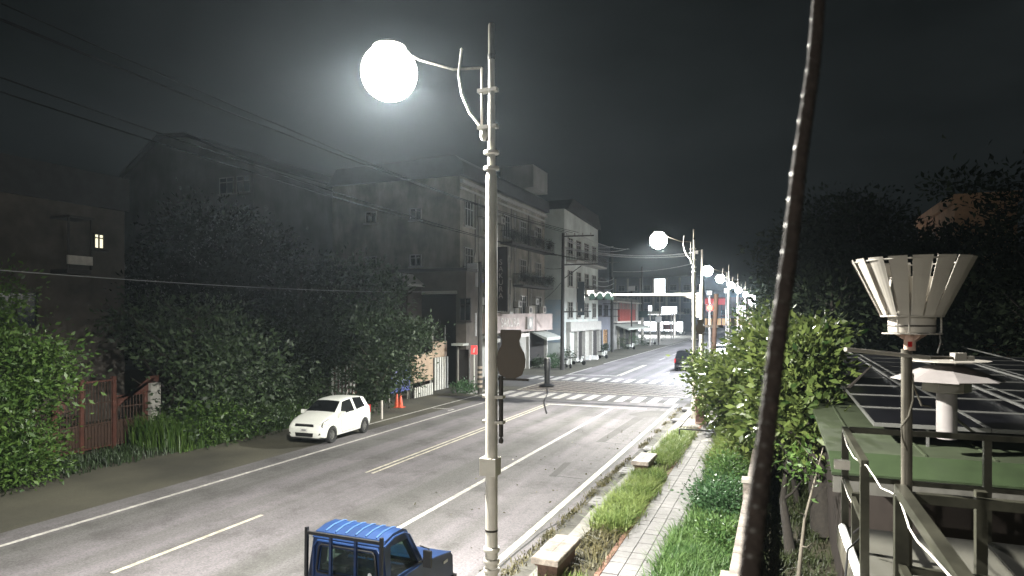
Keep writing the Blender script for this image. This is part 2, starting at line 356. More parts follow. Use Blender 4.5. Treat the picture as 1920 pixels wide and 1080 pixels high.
def limb_tree(mb, b, top, r0, spread, nl, rng, z0=.3):
    b, top = Vector(b), Vector(top); mid = b.lerp(top, .5) + Vector((rng.uniform(-.15, .15), rng.uniform(-.15, .15), 0))*(top-b).length*.4
    mb.tube([b - Vector((0,0,.1)), b.lerp(mid, .5), mid, top], [r0*1.25, r0, r0*.75, r0*.3], 9)
    for i in range(nl):
        t = rng.uniform(z0, .9); p = b.lerp(mid, t*2) if t < .5 else mid.lerp(top, t*2-1)
        a = rng.uniform(0, 6.28); q = p + Vector((math.cos(a), math.sin(a), rng.uniform(.35, 1.1)))*spread*rng.uniform(.5, 1)
        m2 = p.lerp(q, .5) + Vector((0, 0, -.1*spread))
        rr = r0*(.55-.3*t); mb.tube([p, m2, q], [rr, rr*.6, rr*.2], 6)
def tree(name, base_, crowns, label, mat, bark='bark', r0=.16, nl=9, size=.2, seed=1, group=None, spread=2.0, cr=.42, lo=.45, per=34, dens=1.0, top=None, cat='tree'):
    base_ = Vector(base_); t = thing(name, base_, label, cat, group); rng = random.Random(seed)
    mb = MB(); zc = max(c[2]+r[2]*.5 for c, r in crowns); cc = crowns[0][0]
    limb_tree(mb, base_, top or (cc[0], cc[1], zc), r0, spread, nl, rng); part('trunk', mb, M[bark], t, True)
    Vs, Fs, nb = [], [], 0
    for i, (c, r) in enumerate(crowns):
        vol = (r[0]*r[1]*r[2])**(2/3); nc = int(vol*26*dens/(cr/.42)**2)+6
        P, D, g = crown_pts(c, r, nc, per, cr, seed*17+i, lo); k = P[:, 2] > .08; P, D = P[k], D[k]
        V, F = leaf_geo(P, D, size*g.uniform(.35, 1.5, len(P)), .45, g); Vs.append(V); Fs.append(F+nb); nb += len(V)
    link('crown', np_mesh('crown', np.concatenate(Vs), np.concatenate(Fs), M[mat], base_), t)
    return t
def blades(name, poly_fn, n, h, w, mat, seed, kind='stuff', lean=.35, parent=None):
    rng = np.random.default_rng(seed); P = poly_fn(n, rng); n = len(P)
    a = rng.uniform(0, 2*np.pi, n); H = h*rng.uniform(.35, 1.25, n); L = lean*H*rng.uniform(.2, 1.6, n)
    dx, dy = np.cos(a), np.sin(a); sx, sy = -dy*w, dx*w
    z = P[:, 2]
    v0 = np.stack([P[:,0]-sx, P[:,1]-sy, z], 1); v1 = np.stack([P[:,0]+sx, P[:,1]+sy, z], 1)
    m0 = np.stack([P[:,0]+dx*L*.35+sx*.8, P[:,1]+dy*L*.35+sy*.8, z+H*.6], 1); m1 = np.stack([P[:,0]+dx*L*.35-sx*.8, P[:,1]+dy*L*.35-sy*.8, z+H*.6], 1)
    t0 = np.stack([P[:,0]+dx*L+sx*.1, P[:,1]+dy*L+sy*.1, z+H*.95], 1); t1 = np.stack([P[:,0]+dx*L-sx*.1, P[:,1]+dy*L-sy*.1, z+H*.95], 1)
    V = np.stack([v0, v1, m0, m1, t0, t1], 1).reshape(-1, 3); b = np.arange(n)[:, None]*6
    F = np.concatenate([b+np.array([0,1,2,3]), b+np.array([3,2,4,5])], 0)
    o = link(name, np_mesh(name, V, F, mat), parent)
    if kind: o['kind'] = kind
    return o
def strip(x0, x1, y0, y1, z=.0, edge=.12, clump=0.0):
    def f(n, rng):
        x = rng.uniform(x0-edge, x1+edge, n); y = rng.uniform(y0, y1, n)
        if clump:
            c = np.stack([rng.uniform(x0, x1, 140), rng.uniform(y0, y1, 140)], 1)[rng.integers(0, 140, n)]; k = rng.random(n) < clump
            x = np.where(k, c[:, 0]+rng.normal(size=n)*.13, x); y = np.where(k, c[:, 1]+rng.normal(size=n)*.13, y)
        return np.stack([x, y, np.full(n, z)], 1)
    return f

# ------------------------------------------------------------------ ground and road
g = MB(); g.quad((-400,-60,0),(400,-60,0),(400,900,0),(-400,900,0)); struct('ground', g, M['dirt'])
def sheet(name, x0, x1, y0, y1, z, m, parent=None):
    b = MB(); b.quad((x0,y0,z),(x1,y0,z),(x1,y1,z),(x0,y1,z)); return struct(name, b, M[m], parent)
road = sheet('road', -16.5, -4.78, -30, 420, .012, 'asphalt')
sheet('road_shoulder', -21.0, -16.5, -30, 43.0, .008, 'asphalt_left')
sheet('side_street', -90, -16.5, 43.0, 51.5, .008, 'asphalt_dark'); sheet('side_street_east', -4.78, 60, 40.0, 49.0, .008, 'asphalt')
sheet('pavement_left', -22.5, -16.5, 51.5, 420, .009, 'asphalt_left')
sheet('forecourt', -60, -17.2, 112, 205, .02, 'concrete')
def pth(pts, w, z, name, m, parent=road):      # painted band along a polyline of world points
    b = MB()
    for p, q in zip(pts[:-1], pts[1:]):
        p, q = Vector((*p[:2], z)), Vector((*q[:2], z)); d = (q-p).normalized(); s = Vector((-d.y, d.x, 0))*w/2
        b.quad(p-s, p+s, q+s, q-s)
    return struct(name, b, M[m], parent)
Z1 = .017
pth([(-5.28,-20),(-5.28,37.6)], .17, Z1, 'edge_line', 'yellow_paint'); pth([(-5.6,52),(-5.6,400)], .15, Z1, 'edge_line', 'white_paint')
pth([(-8.25,-20),(-8.25,34.8)], .15, Z1, 'lane_line', 'white_paint')
pth([(-15.55,-20),(-15.6,36.5)], .14, Z1, 'edge_line', 'white_paint')
pth([(-16.45,52.8),(-16.5,61)], .16, Z1, 'edge_line', 'white_paint'); pth([(-16.6,66),(-16.9,400)], .16, Z1, 'edge_line', 'white_paint')
for y0 in (-11, -3, 8.9): pth([(-11.95,y0),(-11.95,y0+4)], .12, Z1, 'centre_dash', 'yellow_paint')
pth([(-12.12,17.6),(-12.12,34.9)], .10, Z1, 'centre_line', 'yellow_paint'); pth([(-11.88,17.6),(-11.88,34.9)], .10, Z1, 'centre_line', 'yellow_paint')
pth([(-12.35,53.6),(-12.5,66)], .12, Z1, 'centre_line', 'yellow_paint'); pth([(-12.1,53.6),(-12.25,66)], .12, Z1, 'centre_line', 'yellow_paint')
for y0 in range(74, 250, 10): pth([(-12.3,y0),(-12.3,y0+4)], .13, Z1, 'centre_dash', 'white_paint')
for y0 in range(55, 250, 10): pth([(-8.9,y0),(-8.9,y0+4)], .13, Z1, 'lane_dash', 'white_paint')
pth([(-12.1,35.05),(-6.5,35.05)], .32, Z1, 'stop_line', 'white_paint'); pth([(-16.4,53.2),(-12.2,53.2)], .34, Z1, 'stop_line', 'white_paint')
for y0, L in ((37.5, 2.7), (48.3, 2.7)):
    zc = MB(); zc.quad((-16,y0-.0,.0125),(-15.99,y0,.0125),(-15.99,y0+.01,.0125),(-16,y0+.01,.0125)); z_ = struct('zebra_crossing', zc, M['asphalt'], road)
    sm = None
    for i in range(14):
        x = -5.75 - i*.95
        if x < -18.2: break
        b = MB(); b.quad((-.26,0,0),(.26,0,0),(.26,L,0),(-.26,L,0))
        if sm is None: sm = b.mesh('stripe', M['white_paint'])
        o = link('stripe', sm, z_); o.location = (x, y0+random.uniform(-.05,.05), Z1+.001)
sheet('junction_surface', -16.4, -4.8, 40.6, 47.9, .0150, 'junction', road)
# yellow box junction
bx0, bx1, by0, by1 = -16.2, -5.2, 41.0, 47.4
box = pth([(bx0,by0),(bx1,by0),(bx1,by1),(bx0,by1),(bx0,by0)], .16, Z1, 'box_marking', 'yellow_paint')
h = MB()
def seg(p, q, w=.13, z=Z1+.002):
    p, q = Vector((*p, z)), Vector((*q, z)); d = (q-p).normalized(); s = Vector((-d.y, d.x, 0))*w/2; h.quad(p-s, p+s, q+s, q-s)
n_ = 11
hh = by1-by0
for i in range(-6, 12):
    for sg in (1, -1):
        xa = bx0 + i*1.35; xb = xa + hh*1.5
        if sg > 0: pa, pb = [xa, by0], [xb, by1]
        else: pa, pb = [xa, by1], [xb, by0]
        t0 = max(0, (bx0-xa)/(xb-xa)); t1 = min(1, (bx1-xa)/(xb-xa))
        if t1 <= t0: continue
        f = lambda t: (pa[0]+(pb[0]-pa[0])*t, pa[1]+(pb[1]-pa[1])*t)
        seg(f(t0), f(t1), z=Z1+(.002 if sg > 0 else .004))
struct('box_hatching', h, M['yellow_worn'], road)
# parking bay on the left and seams cut in the asphalt
a_, b_ = onZ(702,784), onZ(852,753)
pth([(-17.35,24),(-17.35,37.2)], .12, Z1, 'bay_line', 'white_paint', road); pth([(-17.3,31.2),(-15.95,31.2)], .12, Z1, 'bay_line', 'white_paint', road)
pth([(-15.95,31.2),(-15.95,30.5)], .12, Z1, 'bay_line', 'white_paint', road); pth([(-19.5,38.2),(-17.2,41)], .2, Z1, 'kerb_line', 'white_paint', road)
def poly(px, z, name, m, parent=road):
    b = MB(); ps = [onZ(x, y, z) for x, y in px]; b.add(ps, [tuple(range(len(ps)))]); return struct(name, b, M[m], parent)
poly([(1028,893),(1058,867),(1072,867),(1042,894)], .014, 'asphalt_patch', 'asphalt_dark')
poly([(1116,829),(1190,782),(1212,781),(1134,829)], .0142, 'asphalt_patch', 'asphalt_dark')
poly([(1178,777),(1212,770),(1262,771),(1240,781),(1196,781)], .0144, 'asphalt_patch', 'asphalt_dark')
poly([(820,745),(1300,757),(1302,752),(822,742)], .0146, 'asphalt_patch', 'asphalt_dark')
for pts in ([(1040,893),(1093,899)], [(1134,830),(1174,834)], [(935,1066),(1010,1003),(1080,960),(1130,905),(1180,868),(1215,840),(1262,800),(1290,770)], [(900,748),(1100,764),(1190,772)]):
    ps = []
    for p, q in zip(pts[:-1], pts[1:]):
        for k in range(4): ps.append(onZ(p[0]+(q[0]-p[0])*k/4+random.uniform(-3,3), p[1]+(q[1]-p[1])*k/4))
    ps.append(onZ(*pts[-1])); pth(ps, .05, .0155, 'crack', 'tar')
# gutter slabs and kerb stones, each a piece
gut = sheet('gutter', -4.78, -4.34, -12, 37, .010, 'joint')
kerb = sheet('kerb', -4.34, -3.95, -12, 37, .011, 'joint')
gm = MB().box(-.215, .01, 0, .215, .97, .02).mesh('slab', M['gutter']); km = MB().box(-.17, .008, 0, .17, .985, .13).mesh('kerb_stone', M['concrete'])
for i in range(49):
    y = -11.5 + i*.98
    if y > 7:
        o = link('slab', gm, gut); o.location = (-4.56, y, .012); o.rotation_euler = (random.uniform(-.004,.004), random.uniform(-.03,.03), random.uniform(-.01,.01))
        o = link('kerb_stone', km, kerb); o.location = (-4.15+random.uniform(-.012,.012), y, .012); o.rotation_euler.z = random.uniform(-.008,.008)
verge = sheet('verge', -3.95, -3.22, -12, 36, .10, 'dirt')
# border bricks + tiled footpath
path = MB(); path.box(-3.22, -12, 0, -2.0, 36.5, .105); path = struct('footpath', path, M['joint'])
tm = MB().box(-.15, -.15, 0, .15, .15, .03).mesh('paving_tile', M['tile'])
tn = 0; far = MB()
for j in range(84):
    y = 9.2 + j*.315
    for i in range(4):
        x = -2.97 + i*.315 + .02; dz = random.uniform(-.004, .005)
        if tn < 290:
            o = link('paving_tile', tm, path); o.location = (x, y, .10+dz); o.rotation_euler = (random.uniform(-.012,.012), random.uniform(-.012,.012), random.uniform(-.012,.012)); tn += 1
        else: far.box(x-.15, y-.15, .10+dz, x+.15, y+.15, .13+dz)
o = struct('distant_tiles', far, M['tile'], path); o['kind'] = 'stuff'
bb = MB().box(-.05, -.1, 0, .05, .1, .03).mesh('border_brick', M['brick_tile'])
for j in range(110):
    o = link('border_brick', bb, path); o.location = (-3.165, 9.2+j*.215, .10+random.uniform(-.003,.004)); o.rotation_euler.z = random.uniform(-.04,.04)
cross = MB()
for j, y in enumerate((26.3, 29.6)): cross.box(-3.95, y, .09, -2.0, y+2.6 if j else y+1.2, .128)
struct('crossing_slab', cross, M['concrete'])
# ------------------------------------------------------------------ haze
hz = MB(); hz.box(-200, -40, -1.2, 120, 420, 24); ho = link('haze', hz.mesh('haze', bpy.data.materials.new('haze'))); ho['kind'] = 'stuff'
hm = ho.data.materials[0]; hm.use_nodes = True; t = hm.node_tree; t.nodes.remove(t.nodes['Principled BSDF'])
pv = t.nodes.new('ShaderNodeVolumePrincipled'); pv.inputs['Density'].default_value = HAZE; pv.inputs['Color'].default_value = (.72,.86,.97,1); pv.inputs['Anisotropy'].default_value = .72
t.links.new(pv.outputs[0], t.nodes['Material Output'].inputs['Volume'])

# ------------------------------------------------------------------ grass and weeds
blades('verge_grass', strip(-3.9,-3.28,14.6,20.2,.10,clump=.7), 9500, .30, .012, M['lf_grass'], 1, lean=.9)
blades('verge_grass', strip(-3.85,-3.3,21.3,27.5,.10,clump=.7), 8500, .28, .012, M['lf_grass'], 2, lean=.9)
blades('verge_grass', strip(-4.0,-3.4,9.0,11.9,.10,clump=.5), 1600, .16, .010, M['lf_grass'], 3)
blades('border_grass', strip(-2.0,-.9,21.5,31,.0,edge=.12,clump=.5), 16000, .5, .016, M['lf_grass'], 4, lean=.7)
blades('border_grass', strip(-2.0,-.85,9,15.0,.0,edge=.2,clump=.5), 16000, .34, .013, M['lf_weed'], 5, lean=.9)
blades('border_grass', strip(-1.9,-.8,15,22,.0,edge=.1,clump=.5), 6000, .45, .013, M['lf_weed'], 6, lean=.8)
blades('yard_grass', strip(-.3,.9,9,22,.0,clump=.6), 5000, .18, .012, M['lf_yard'], 7, lean=1)
def tufts(n, rng):
    y = rng.uniform(9, 36, 46)[rng.integers(0, 46, n)] + rng.normal(size=n)*.22; x = -4.80 + rng.normal(size=n)*.07
    return np.stack([x, y, np.full(n, .02)], 1)
blades('gutter_weeds', tufts, 2600, .09, .012, M['lf_litter'], 8, lean=1.2)
blades('shoulder_grass', strip(-22.6,-20.6,10,31,.0,edge=.4,clump=.6), 9000, .28, .02, M['lf_left'], 9)
P = blades('tall_grass', strip(-22.2,-20.2,17.5,25.0,.0,edge=.2,clump=.7), 9000, 1.15, .022, M['lf_leftnear'], 10)
# low leafy weeds in the border
def weed(c, r, seed, m, label, n=60):
    o = foliage('weed_bush', c, r, n, 40, .16, .10, M[m], seed, zmin=.03, off=(c[0], c[1], 0)); o.location = (c[0], c[1], 0)
    tag(o, label, 'bush', 'weed bushes along the tiled footpath'); return o
weed((-1.40,17.0,.45), (.55,1.2,.50), 11, 'lf_weed2', 'dense grey-green weed bush spilling over the tile path edge', 90)
weed((-1.35,19.6,.45), (.50,1.1,.50), 12, 'lf_weed', 'mid green weed bush between tile path and low wall, beyond the grey-green one', 80)
weed((-1.15,14.6,.25), (.40,.8,.32), 13, 'lf_weed', 'low green weed clump nearest the cream wall post', 45)
weed((-1.35,22.6,.42), (.42,1.2,.42), 14, 'lf_grass', 'bright yellow-green weed bush beside the far path tiles', 70)

def litter(n, rng):
    return np.stack([np.concatenate([rng.uniform(-9,-4.9,n//2), -4.9-rng.exponential(.5,n-n//2)]), rng.uniform(10,30,n), np.full(n,.028)], 1)
_r = np.random.default_rng(77); _P = litter(150, _r); _D = _r.normal(size=_P.shape); _D[:,2] = np.abs(_D[:,2])*.15
_V, _F = leaf_geo(_P, _D, _r.uniform(.04,.11,150), .5, _r); lt = link('leaf_litter', np_mesh('leaf_litter', _V, _F, M['lf_litter'])); lt['kind'] = 'stuff'
_P = np.stack([_r.uniform(-3.9,-3.3,260), _r.uniform(9,30,260), np.full(260,.115)],1); _D = _r.normal(size=_P.shape); _D[:,2] = np.abs(_D[:,2])*.3
_V, _F = leaf_geo(_P, _D, _r.uniform(.04,.12,260), .5, _r); lt = link('verge_litter', np_mesh('verge_litter', _V, _F, M['lf_litter'])); lt['kind'] = 'stuff'
blades('dry_grass', strip(-3.9,-3.25,9,29,.10,clump=.6), 2600, .22, .012, M['lf_litter'], 31, lean=1.4)
# ------------------------------------------------------------------ buildings on the left
def window_mesh(w, h, d=.12, nv=2, bars=True):
    f = MB(); t = .06
    f.box(0, -w/2, 0, d, -w/2+t, h).box(0, w/2-t, 0, d, w/2, h).box(0, -w/2+t, 0, d, w/2-t, t).box(0, -w/2+t, h-t, d, w/2-t, h)
    for i in range(1, nv): y = -w/2+w*i/nv; f.box(0, y-.025, t, d*.8, y+.025, h-t)
    f.box(.001, -w/2+t, h*.68, d*.7, w/2-t, h*.68+.05)
    g = MB(); g.box(.002, -w/2+t, t, .035, w/2-t, h-t)
    return f, g
WC = {}
def window(parent, base_, pos, rz, w, h, frame='trim', pane='glass_dark', nv=2, sill=True, grille=False):
    key = (w, h, frame, pane, nv)
    if key not in WC:
        f, g = window_mesh(w, h, nv=nv); WC[key] = (f.mesh('window', M[frame]), g.mesh('pane', M[pane]), MB().box(0, -w/2-.1, -.1, .22, w/2+.1, -.01).mesh('sill', M[frame]))
    a, b, c = WC[key]; o = link('window', a, parent); o.location = Vector(pos)-Vector(base_); o.rotation_euler.z = rz
    link('pane', b, o)
    if sill: link('sill', c, o)
    return o
def wall_box(x0, x1, y0, y1, z0, z1): return MB().box(x0, y0, z0, x1, y1, z1)
# --- balcony / railing helper in world axes (facade faces +X)
def balcony(parent, X, y0, y1, z, d=.9, m='trim_dark', rm='trim_dark', hgt=.95):
    b = MB().box(X+.002, y0, z-.18, X+d, y1, z); o = part('balcony', b, M[m], parent)
    r = MB(); r.bar((X+d-.03,y0,z+hgt), (X+d-.03,y1,z+hgt), .05); r.bar((X,y0+.03,z+hgt), (X+d,y0+.03,z+hgt), .05)
    n = int((y1-y0)/.22)
    for i in range(n+1): y = y0+.03+(y1-y0-.06)*i/n; r.bar((X+d-.03,y,z), (X+d-.03,y,z+hgt), .025)
    for i in range(4): r.bar((X+d*i/4+.02,y0+.03,z), (X+d*i/4+.02,y0+.03,z+hgt), .025)
    part('railing', r, M[rm], o); return o

# building 1: dark flat roofed block far left
b1 = thing('apartment_block', (-30, 24, 0), 'dark flat-roofed apartment block at far left with one lit window', 'building')
e1 = onX(237, 337, -30); YE, ZE = e1.y, e1.z
part('wall', wall_box(-36, -30, -6, YE-.1, 0, ZE-1.6), M['wall_dark'], b1)
part('roof_parapet', wall_box(-36.2, -29.8, -6.2, YE, ZE-1.6, ZE), M['wall_roofband'], b1)
e1 = onX(237, 337, -30)
for fl in range(3):
    for k, y in enumerate((9.0, 14.2, 18.0, 22.2)):
        if k == 3 or (fl == 2 and k == 2): continue
        window(b1, b1.location, (-30+.003, y, 1.2+fl*3.3), 0, 1.7, 1.5, 'trim_dark', 'glass_blue')
pA, pB = onX(176, 437, -30), onX(191, 468, -30)
w_ = window(b1, b1.location, (-30+.004, (pA.y+pB.y)/2, pB.z), 0, round(abs(pB.y-pA.y)+.15, 2), round(pA.z-pB.z, 2), 'trim_dark', 'win_warm'); w_['label'] = 'lit window'
q0, q1 = onX(128, 478, -28.8), onX(174, 498, -28.8)
part('balcony_panel', MB().box(-28.9, q0.y, q1.z, -28.8, q1.y, q0.z), M['sign_text_lt'], b1, label='pale balcony panel')
q0, q1 = onX(128, 405, -28.8), onX(174, 478, -28.8)
bb_ = MB().box(-29.997, q0.y, q1.z-.9, -28.9, q1.y, q1.z-.7); bb_.bar((-28.85,q0.y+.05,q1.z-.7),(-28.85,q0.y+.05,q0.z-.05),.07).bar((-28.85,q1.y-.05,q1.z-.7),(-28.85,q1.y-.05,q0.z-.05),.07)
bb_.box(-29.997, q0.y, q0.z-.05, -28.7, q1.y, q0.z+.05); part('balcony', bb_, M['trim_dark'], b1)
# building 2: gable house block behind the trees
b2 = thing('gabled_building', (-30, 52, 0), 'tall grey gabled building rising behind the dark trees on the left', 'building')
cL, cR = onY(237, 327, 46), onY(440, 312, 46); rL, rR = onY(300, 260, 46), onY(352, 258, 46); zE = (cL.z+cR.z)/2
X0, X1 = cL.x-.4, cR.x+2.2
g = MB(); g.prism([(X0,46,0),(X1,46,0),(X1,46,zE),(X0,46,zE)], (0,24,0)); g.prism([(X0,46,zE+.001),(X1,46,zE+.001),(rR.x,46,rR.z),(rL.x,46,rL.z)], (0,24,0))
part('wall', g, M['wall_grey'], b2)
g = MB()
for p, q in (((X0-.4,zE-.35),(rL.x,rL.z+.12)), ((rL.x,rL.z+.12),(rR.x,rR.z+.12)), ((rR.x,rR.z+.12),(X1+.5,zE-.3))):
    g.prism([(p[0],45.6,p[1]),(q[0],45.6,q[1]),(q[0],45.6,q[1]+.25),(p[0],45.6,p[1]+.25)], (0,25,0))
part('roof', g, M['wall_roofband'], b2)
pw = onY(445, 347, 45.9)
window(b2, b2.location, (pw.x-1.3, 45.99, pw.z-.7), -math.pi/2, 1.7, 1.5, 'trim', 'glass_blue'); window(b2, b2.location, (pw.x+.7, 45.99, pw.z-.7), -math.pi/2, 1.7, 1.5, 'trim', 'glass_blue')
window(b2, b2.location, (pw.x-6, 45.99, pw.z-4.6), -math.pi/2, 1.4, 1.3, 'trim', 'glass_blue')
# building 3: the four storey block with balconies
XF = -21.8; Y0, Y1 = 43.6, 62.6
b3 = thing('balcony_building', (XF, Y0, 0), 'beige four-storey block with balconies above the pink shop fascia', 'building')
HT = 15.3
part('wall', wall_box(-33.2, XF, Y0, Y1, 0, HT), M['wall_beige'], b3)
part('roof', MB().prism([(-33.6,Y0-.3,HT+.001),(XF+.45,Y0-.3,HT+.001),(XF+.35,Y0-.3,HT+1.0),(XF-.3,Y0-.3,HT+1.5),(-32.6,Y0-.3,HT+1.3)], (0,Y1-Y0+.6,0)), M['wall_roofband'], b3)
tw = onY(940, 316, 58); ta, tb = onY(938,314,57), onY(1000,332,57); part('stair_tower', MB().box(ta.x, 57, HT+1.51, tb.x, 61, ta.z), M['wall_grey'], b3, label='pale rooftop stair tower')
part('roof_tank', wall_box(-24.8, -23.0, 60, 62, HT+1.31, HT+2.6), M['wall_grey'], b3)
part('cornice', MB().box(XF+.002, Y0, HT-.5, XF+.25, Y1, HT-.25).box(XF+.002, Y0, HT-.95, XF+.12, Y1, HT-.8), M['trim'], b3)
for fl, z in enumerate((4.9, 8.4, 11.9)):
    for y in (45.0, 48.6, 52.4, 56.4, 60.6):
        window(b3, b3.location, (XF+.003, y, z-.2 if fl else z), 0, 1.5, 1.9, 'trim', 'glass_dark', 3)
    for y in (46.8, 50.5, 54.4, 58.5):
        o = part('pipe', MB().cyl((XF+.07,y,z-1.2),(XF+.07,y,z+2.2),.05,n=6), M['trim'], b3)
_r3 = random.Random(12)
for y, z in ((46.9,6.0),(50.3,9.4),(54.5,5.9),(47.0,12.9),(58.6,12.6),(50.6,12.8),(59.0,6.2)):
    a_ = part('air_conditioner', MB().box(XF+.10, y-.42, z-.2, XF+.52, y+.42, z+.38), M['trim'], b3); part('fan_grille', MB().cyl((XF+.521,y+.1,z+.09),(XF+.53,y+.1,z+.09),.2,n=12), M['black'], a_); part('bracket', MB().box(XF+.002,y-.35,z-.25,XF+.45,y-.3,z-.201).box(XF+.002,y+.3,z-.25,XF+.45,y+.35,z-.201), M['trim_dark'], a_)
for y in (45.9, 49.9, 53.3, 57.6):
    part('conduit', MB().tube([(XF+.05,y,5.2),(XF+.05,y+.02,9.5),(XF+.05,y+.25,9.9),(XF+.05,y+.25,14.5)], .035, 6), M['trim_dark'], b3)
# side wall windows of the block, facing the camera
for x, z in ((-29.5,12.2),(-25.5,12.2),(-29.5,8.7),(-25.5,8.7)):
    window(b3, b3.location, (x, Y0-.003, z), -math.pi/2, 1.0, .9, 'trim', 'glass_dark', 2)
balcony(b3, XF, 51.2, 62.4, 11.2, 1.1); balcony(b3, XF, 54.0, 62.4, 7.7, 1.0); balcony(b3, XF, 44.2, 46.4, 7.7, .7, 'banner_blue')
rr = random.Random(3)
pm = np_mesh('hanging_plant', *leaf_geo(*(lambda P: (P, np.random.default_rng(5).normal(size=P.shape)))(np.random.default_rng(4).normal(size=(640,3))*np.array([.22,.42,.26])), np.full(640,.10), rng=np.random.default_rng(6)), M['lf_dark'])
for i, (y, z) in enumerate(((52.4,11.9),(55.5,11.8),(58.8,12.0),(61.9,11.9),(55.1,8.4),(57.4,8.5),(60.0,8.3),(62.2,8.4),(45.3,8.4))):
    o = thing('potted_plant', (XF+.7, y, z-.35), 'x', 'plant'); o.rotation_euler.z = rr.uniform(-.3,.3); lv = link('leaves', pm, o); lv.location.z = .38; lv['kind'] = 'stuff'; lpart('pot', MB().lathe([(.13,-.18 if False else 0),(.18,.26),(.16,.26)], 10), M['wall_brownd'], o)
    tag(o, ('dark potted plant on the upper long balcony, '+['first','second','third','fourth'][i]+' from the left' if z > 11 else ('dark potted plant on the lower balcony, '+['first','second','third','fourth'][i-4 if i < 8 else 0]+' from the left' if y > 50 else 'dark potted plant on the small blue balcony near the corner')), 'plant', 'potted plants on the balconies')
# ground floor of block 3: fascia, awnings, shutters
fa0, fa1 = 47.2, 62.8
fs = part('shop_fascia', MB().box(XF+.003, fa0, 3.55, XF+.75, fa1, 5.15), M['shop_fascia'], b3)
def lettering(txt, size, loc, rot, m, parent, name='lettering', align='CENTER', extrude=.01):
    c = bpy.data.curves.new(name, 'FONT'); c.body = txt; c.size = size; c.extrude = extrude; c.align_x = align; c.align_y = 'CENTER'; c.materials.append(M[m])
    dg = link(name, c); bpy.context.view_layer.update()
    me = bpy.data.meshes.new_from_object(dg.evaluated_get(bpy.context.evaluated_depsgraph_get())); bpy.data.objects.remove(dg)
    o = link(name, me, parent); o.location = Vector(loc)-base(parent); o.rotation_euler = rot; return o
HP = math.pi/2
lettering('SAKURA', 1.1, (XF+.77, 51.6, 4.35), (HP,0,HP), 'sign_text_lt', fs)
bx = part('sign_box', MB().box(XF+.76, 55.2, 3.75, XF+.95, 56.6, 4.85), M['trim'], b3, label='small square sign box with a white disc'); part('disc', MB().cyl((XF+.951,55.9,4.3),(XF+.98,55.9,4.3),.40,n=18), M['sign_text_lt'], bx)
for y0, y1, m in ((46.5,49.0,'shutter'),(49.3,53.6,'dark_open'),(53.9,57.2,'shutter'),(57.6,62.2,'dark_open')):
    b = MB().box(XF+.002, y0, .1, XF+.06, y1, 3.3)
    o = part('shop_front', b, M[m], b3)
    if m == 'shutter':
        s = MB()
        for k in range(14): s.box(XF+.061, y0+.03, .2+k*.22, XF+.085, y1-.03, .34+k*.22)
        q = part('shutter_slats', s, M['shutter'], o); q['kind'] = 'stuff'
def awning(parent, X, y0, y1, z, d, dz, m): return part('awning', MB().prism([(X+.003,y0,z),(X+d,y0,z-dz),(X+d,y0,z-dz-.28),(X+.003,y0,z-.1)], (0,y1-y0,0)), M[m], parent)
awning(b3, XF, 58.4, 62.6, 3.5, 1.7, .6, 'awning_pale'); awning(b3, XF+.01, 51.8, 54.6, 3.5, 1.3, .1, 'sign_text_lt'); awning(b3, XF, 47.3, 48.9, 3.3, 1.0, .2, 'shutter')
for y in (46.2, 53.7, 57.4, 62.5): part('pillar', MB().box(XF+.002, y-.12, 0, XF+.3, y+.12, 3.54), M['trim'], b3)
# air conditioners and rail bits on the shop roof
for y, z in ((60.9,5.4),(57.0,5.35)):
    a = thing('air_conditioner', (XF+.45, y, z-.2), 'white air conditioner unit on the shop fascia '+('near the corner' if y > 60 else 'left of the other one'), 'air conditioner', 'air conditioners above the shops')
    part('casing', MB().box(XF+.2, y-.4, z-.2, XF+.6, y+.4, z+.45), M['white_metal'], a); part('grille', MB().cyl((XF+.601,y,z+.12),(XF+.62,y,z+.12),.24,n=14), M['black'], a)
# projecting vertical sign
sp0, sp1 = onX(942, 455, XF+.9), onX(942, 585, XF+.9)
ys = 49.6; vs = thing('vertical_shop_sign', (XF, ys, 5.2), 'tall dark vertical sign lettered SAKURA projecting from the beige block', 'sign')
sl0, sl1 = onY(930,500,ys).x, onY(951,500,ys).x; slx = onY(939,500,ys).x
part('panel', MB().box(sl0, ys, onY(940,583,ys).z, sl1, ys+.3, 10.6), M['sign_dark'], vs); part('edge_pipe', MB().cyl((sl1+.07,ys+.1,5.2),(sl1+.07,ys+.1,9.9),.05,n=6), M['white_metal'], vs)
part('bracket', MB().box(XF, ys+.1, 9.6, XF+.2, ys+.2, 9.7).box(XF, ys+.1, 6.0, XF+.2, ys+.2, 6.1).box(XF+.1,ys-.2,5.1,XF+1.6,ys+.5,5.28), M['trim'], vs)
for k_, ch_ in enumerate('SAKURA'): lettering(ch_, .62, (slx, ys-.012, onY(940,492,ys).z-k_*(onY(940,492,ys).z-onY(940,555,ys).z)/5), (HP, 0, 0), 'sign_text', vs, name='letter')
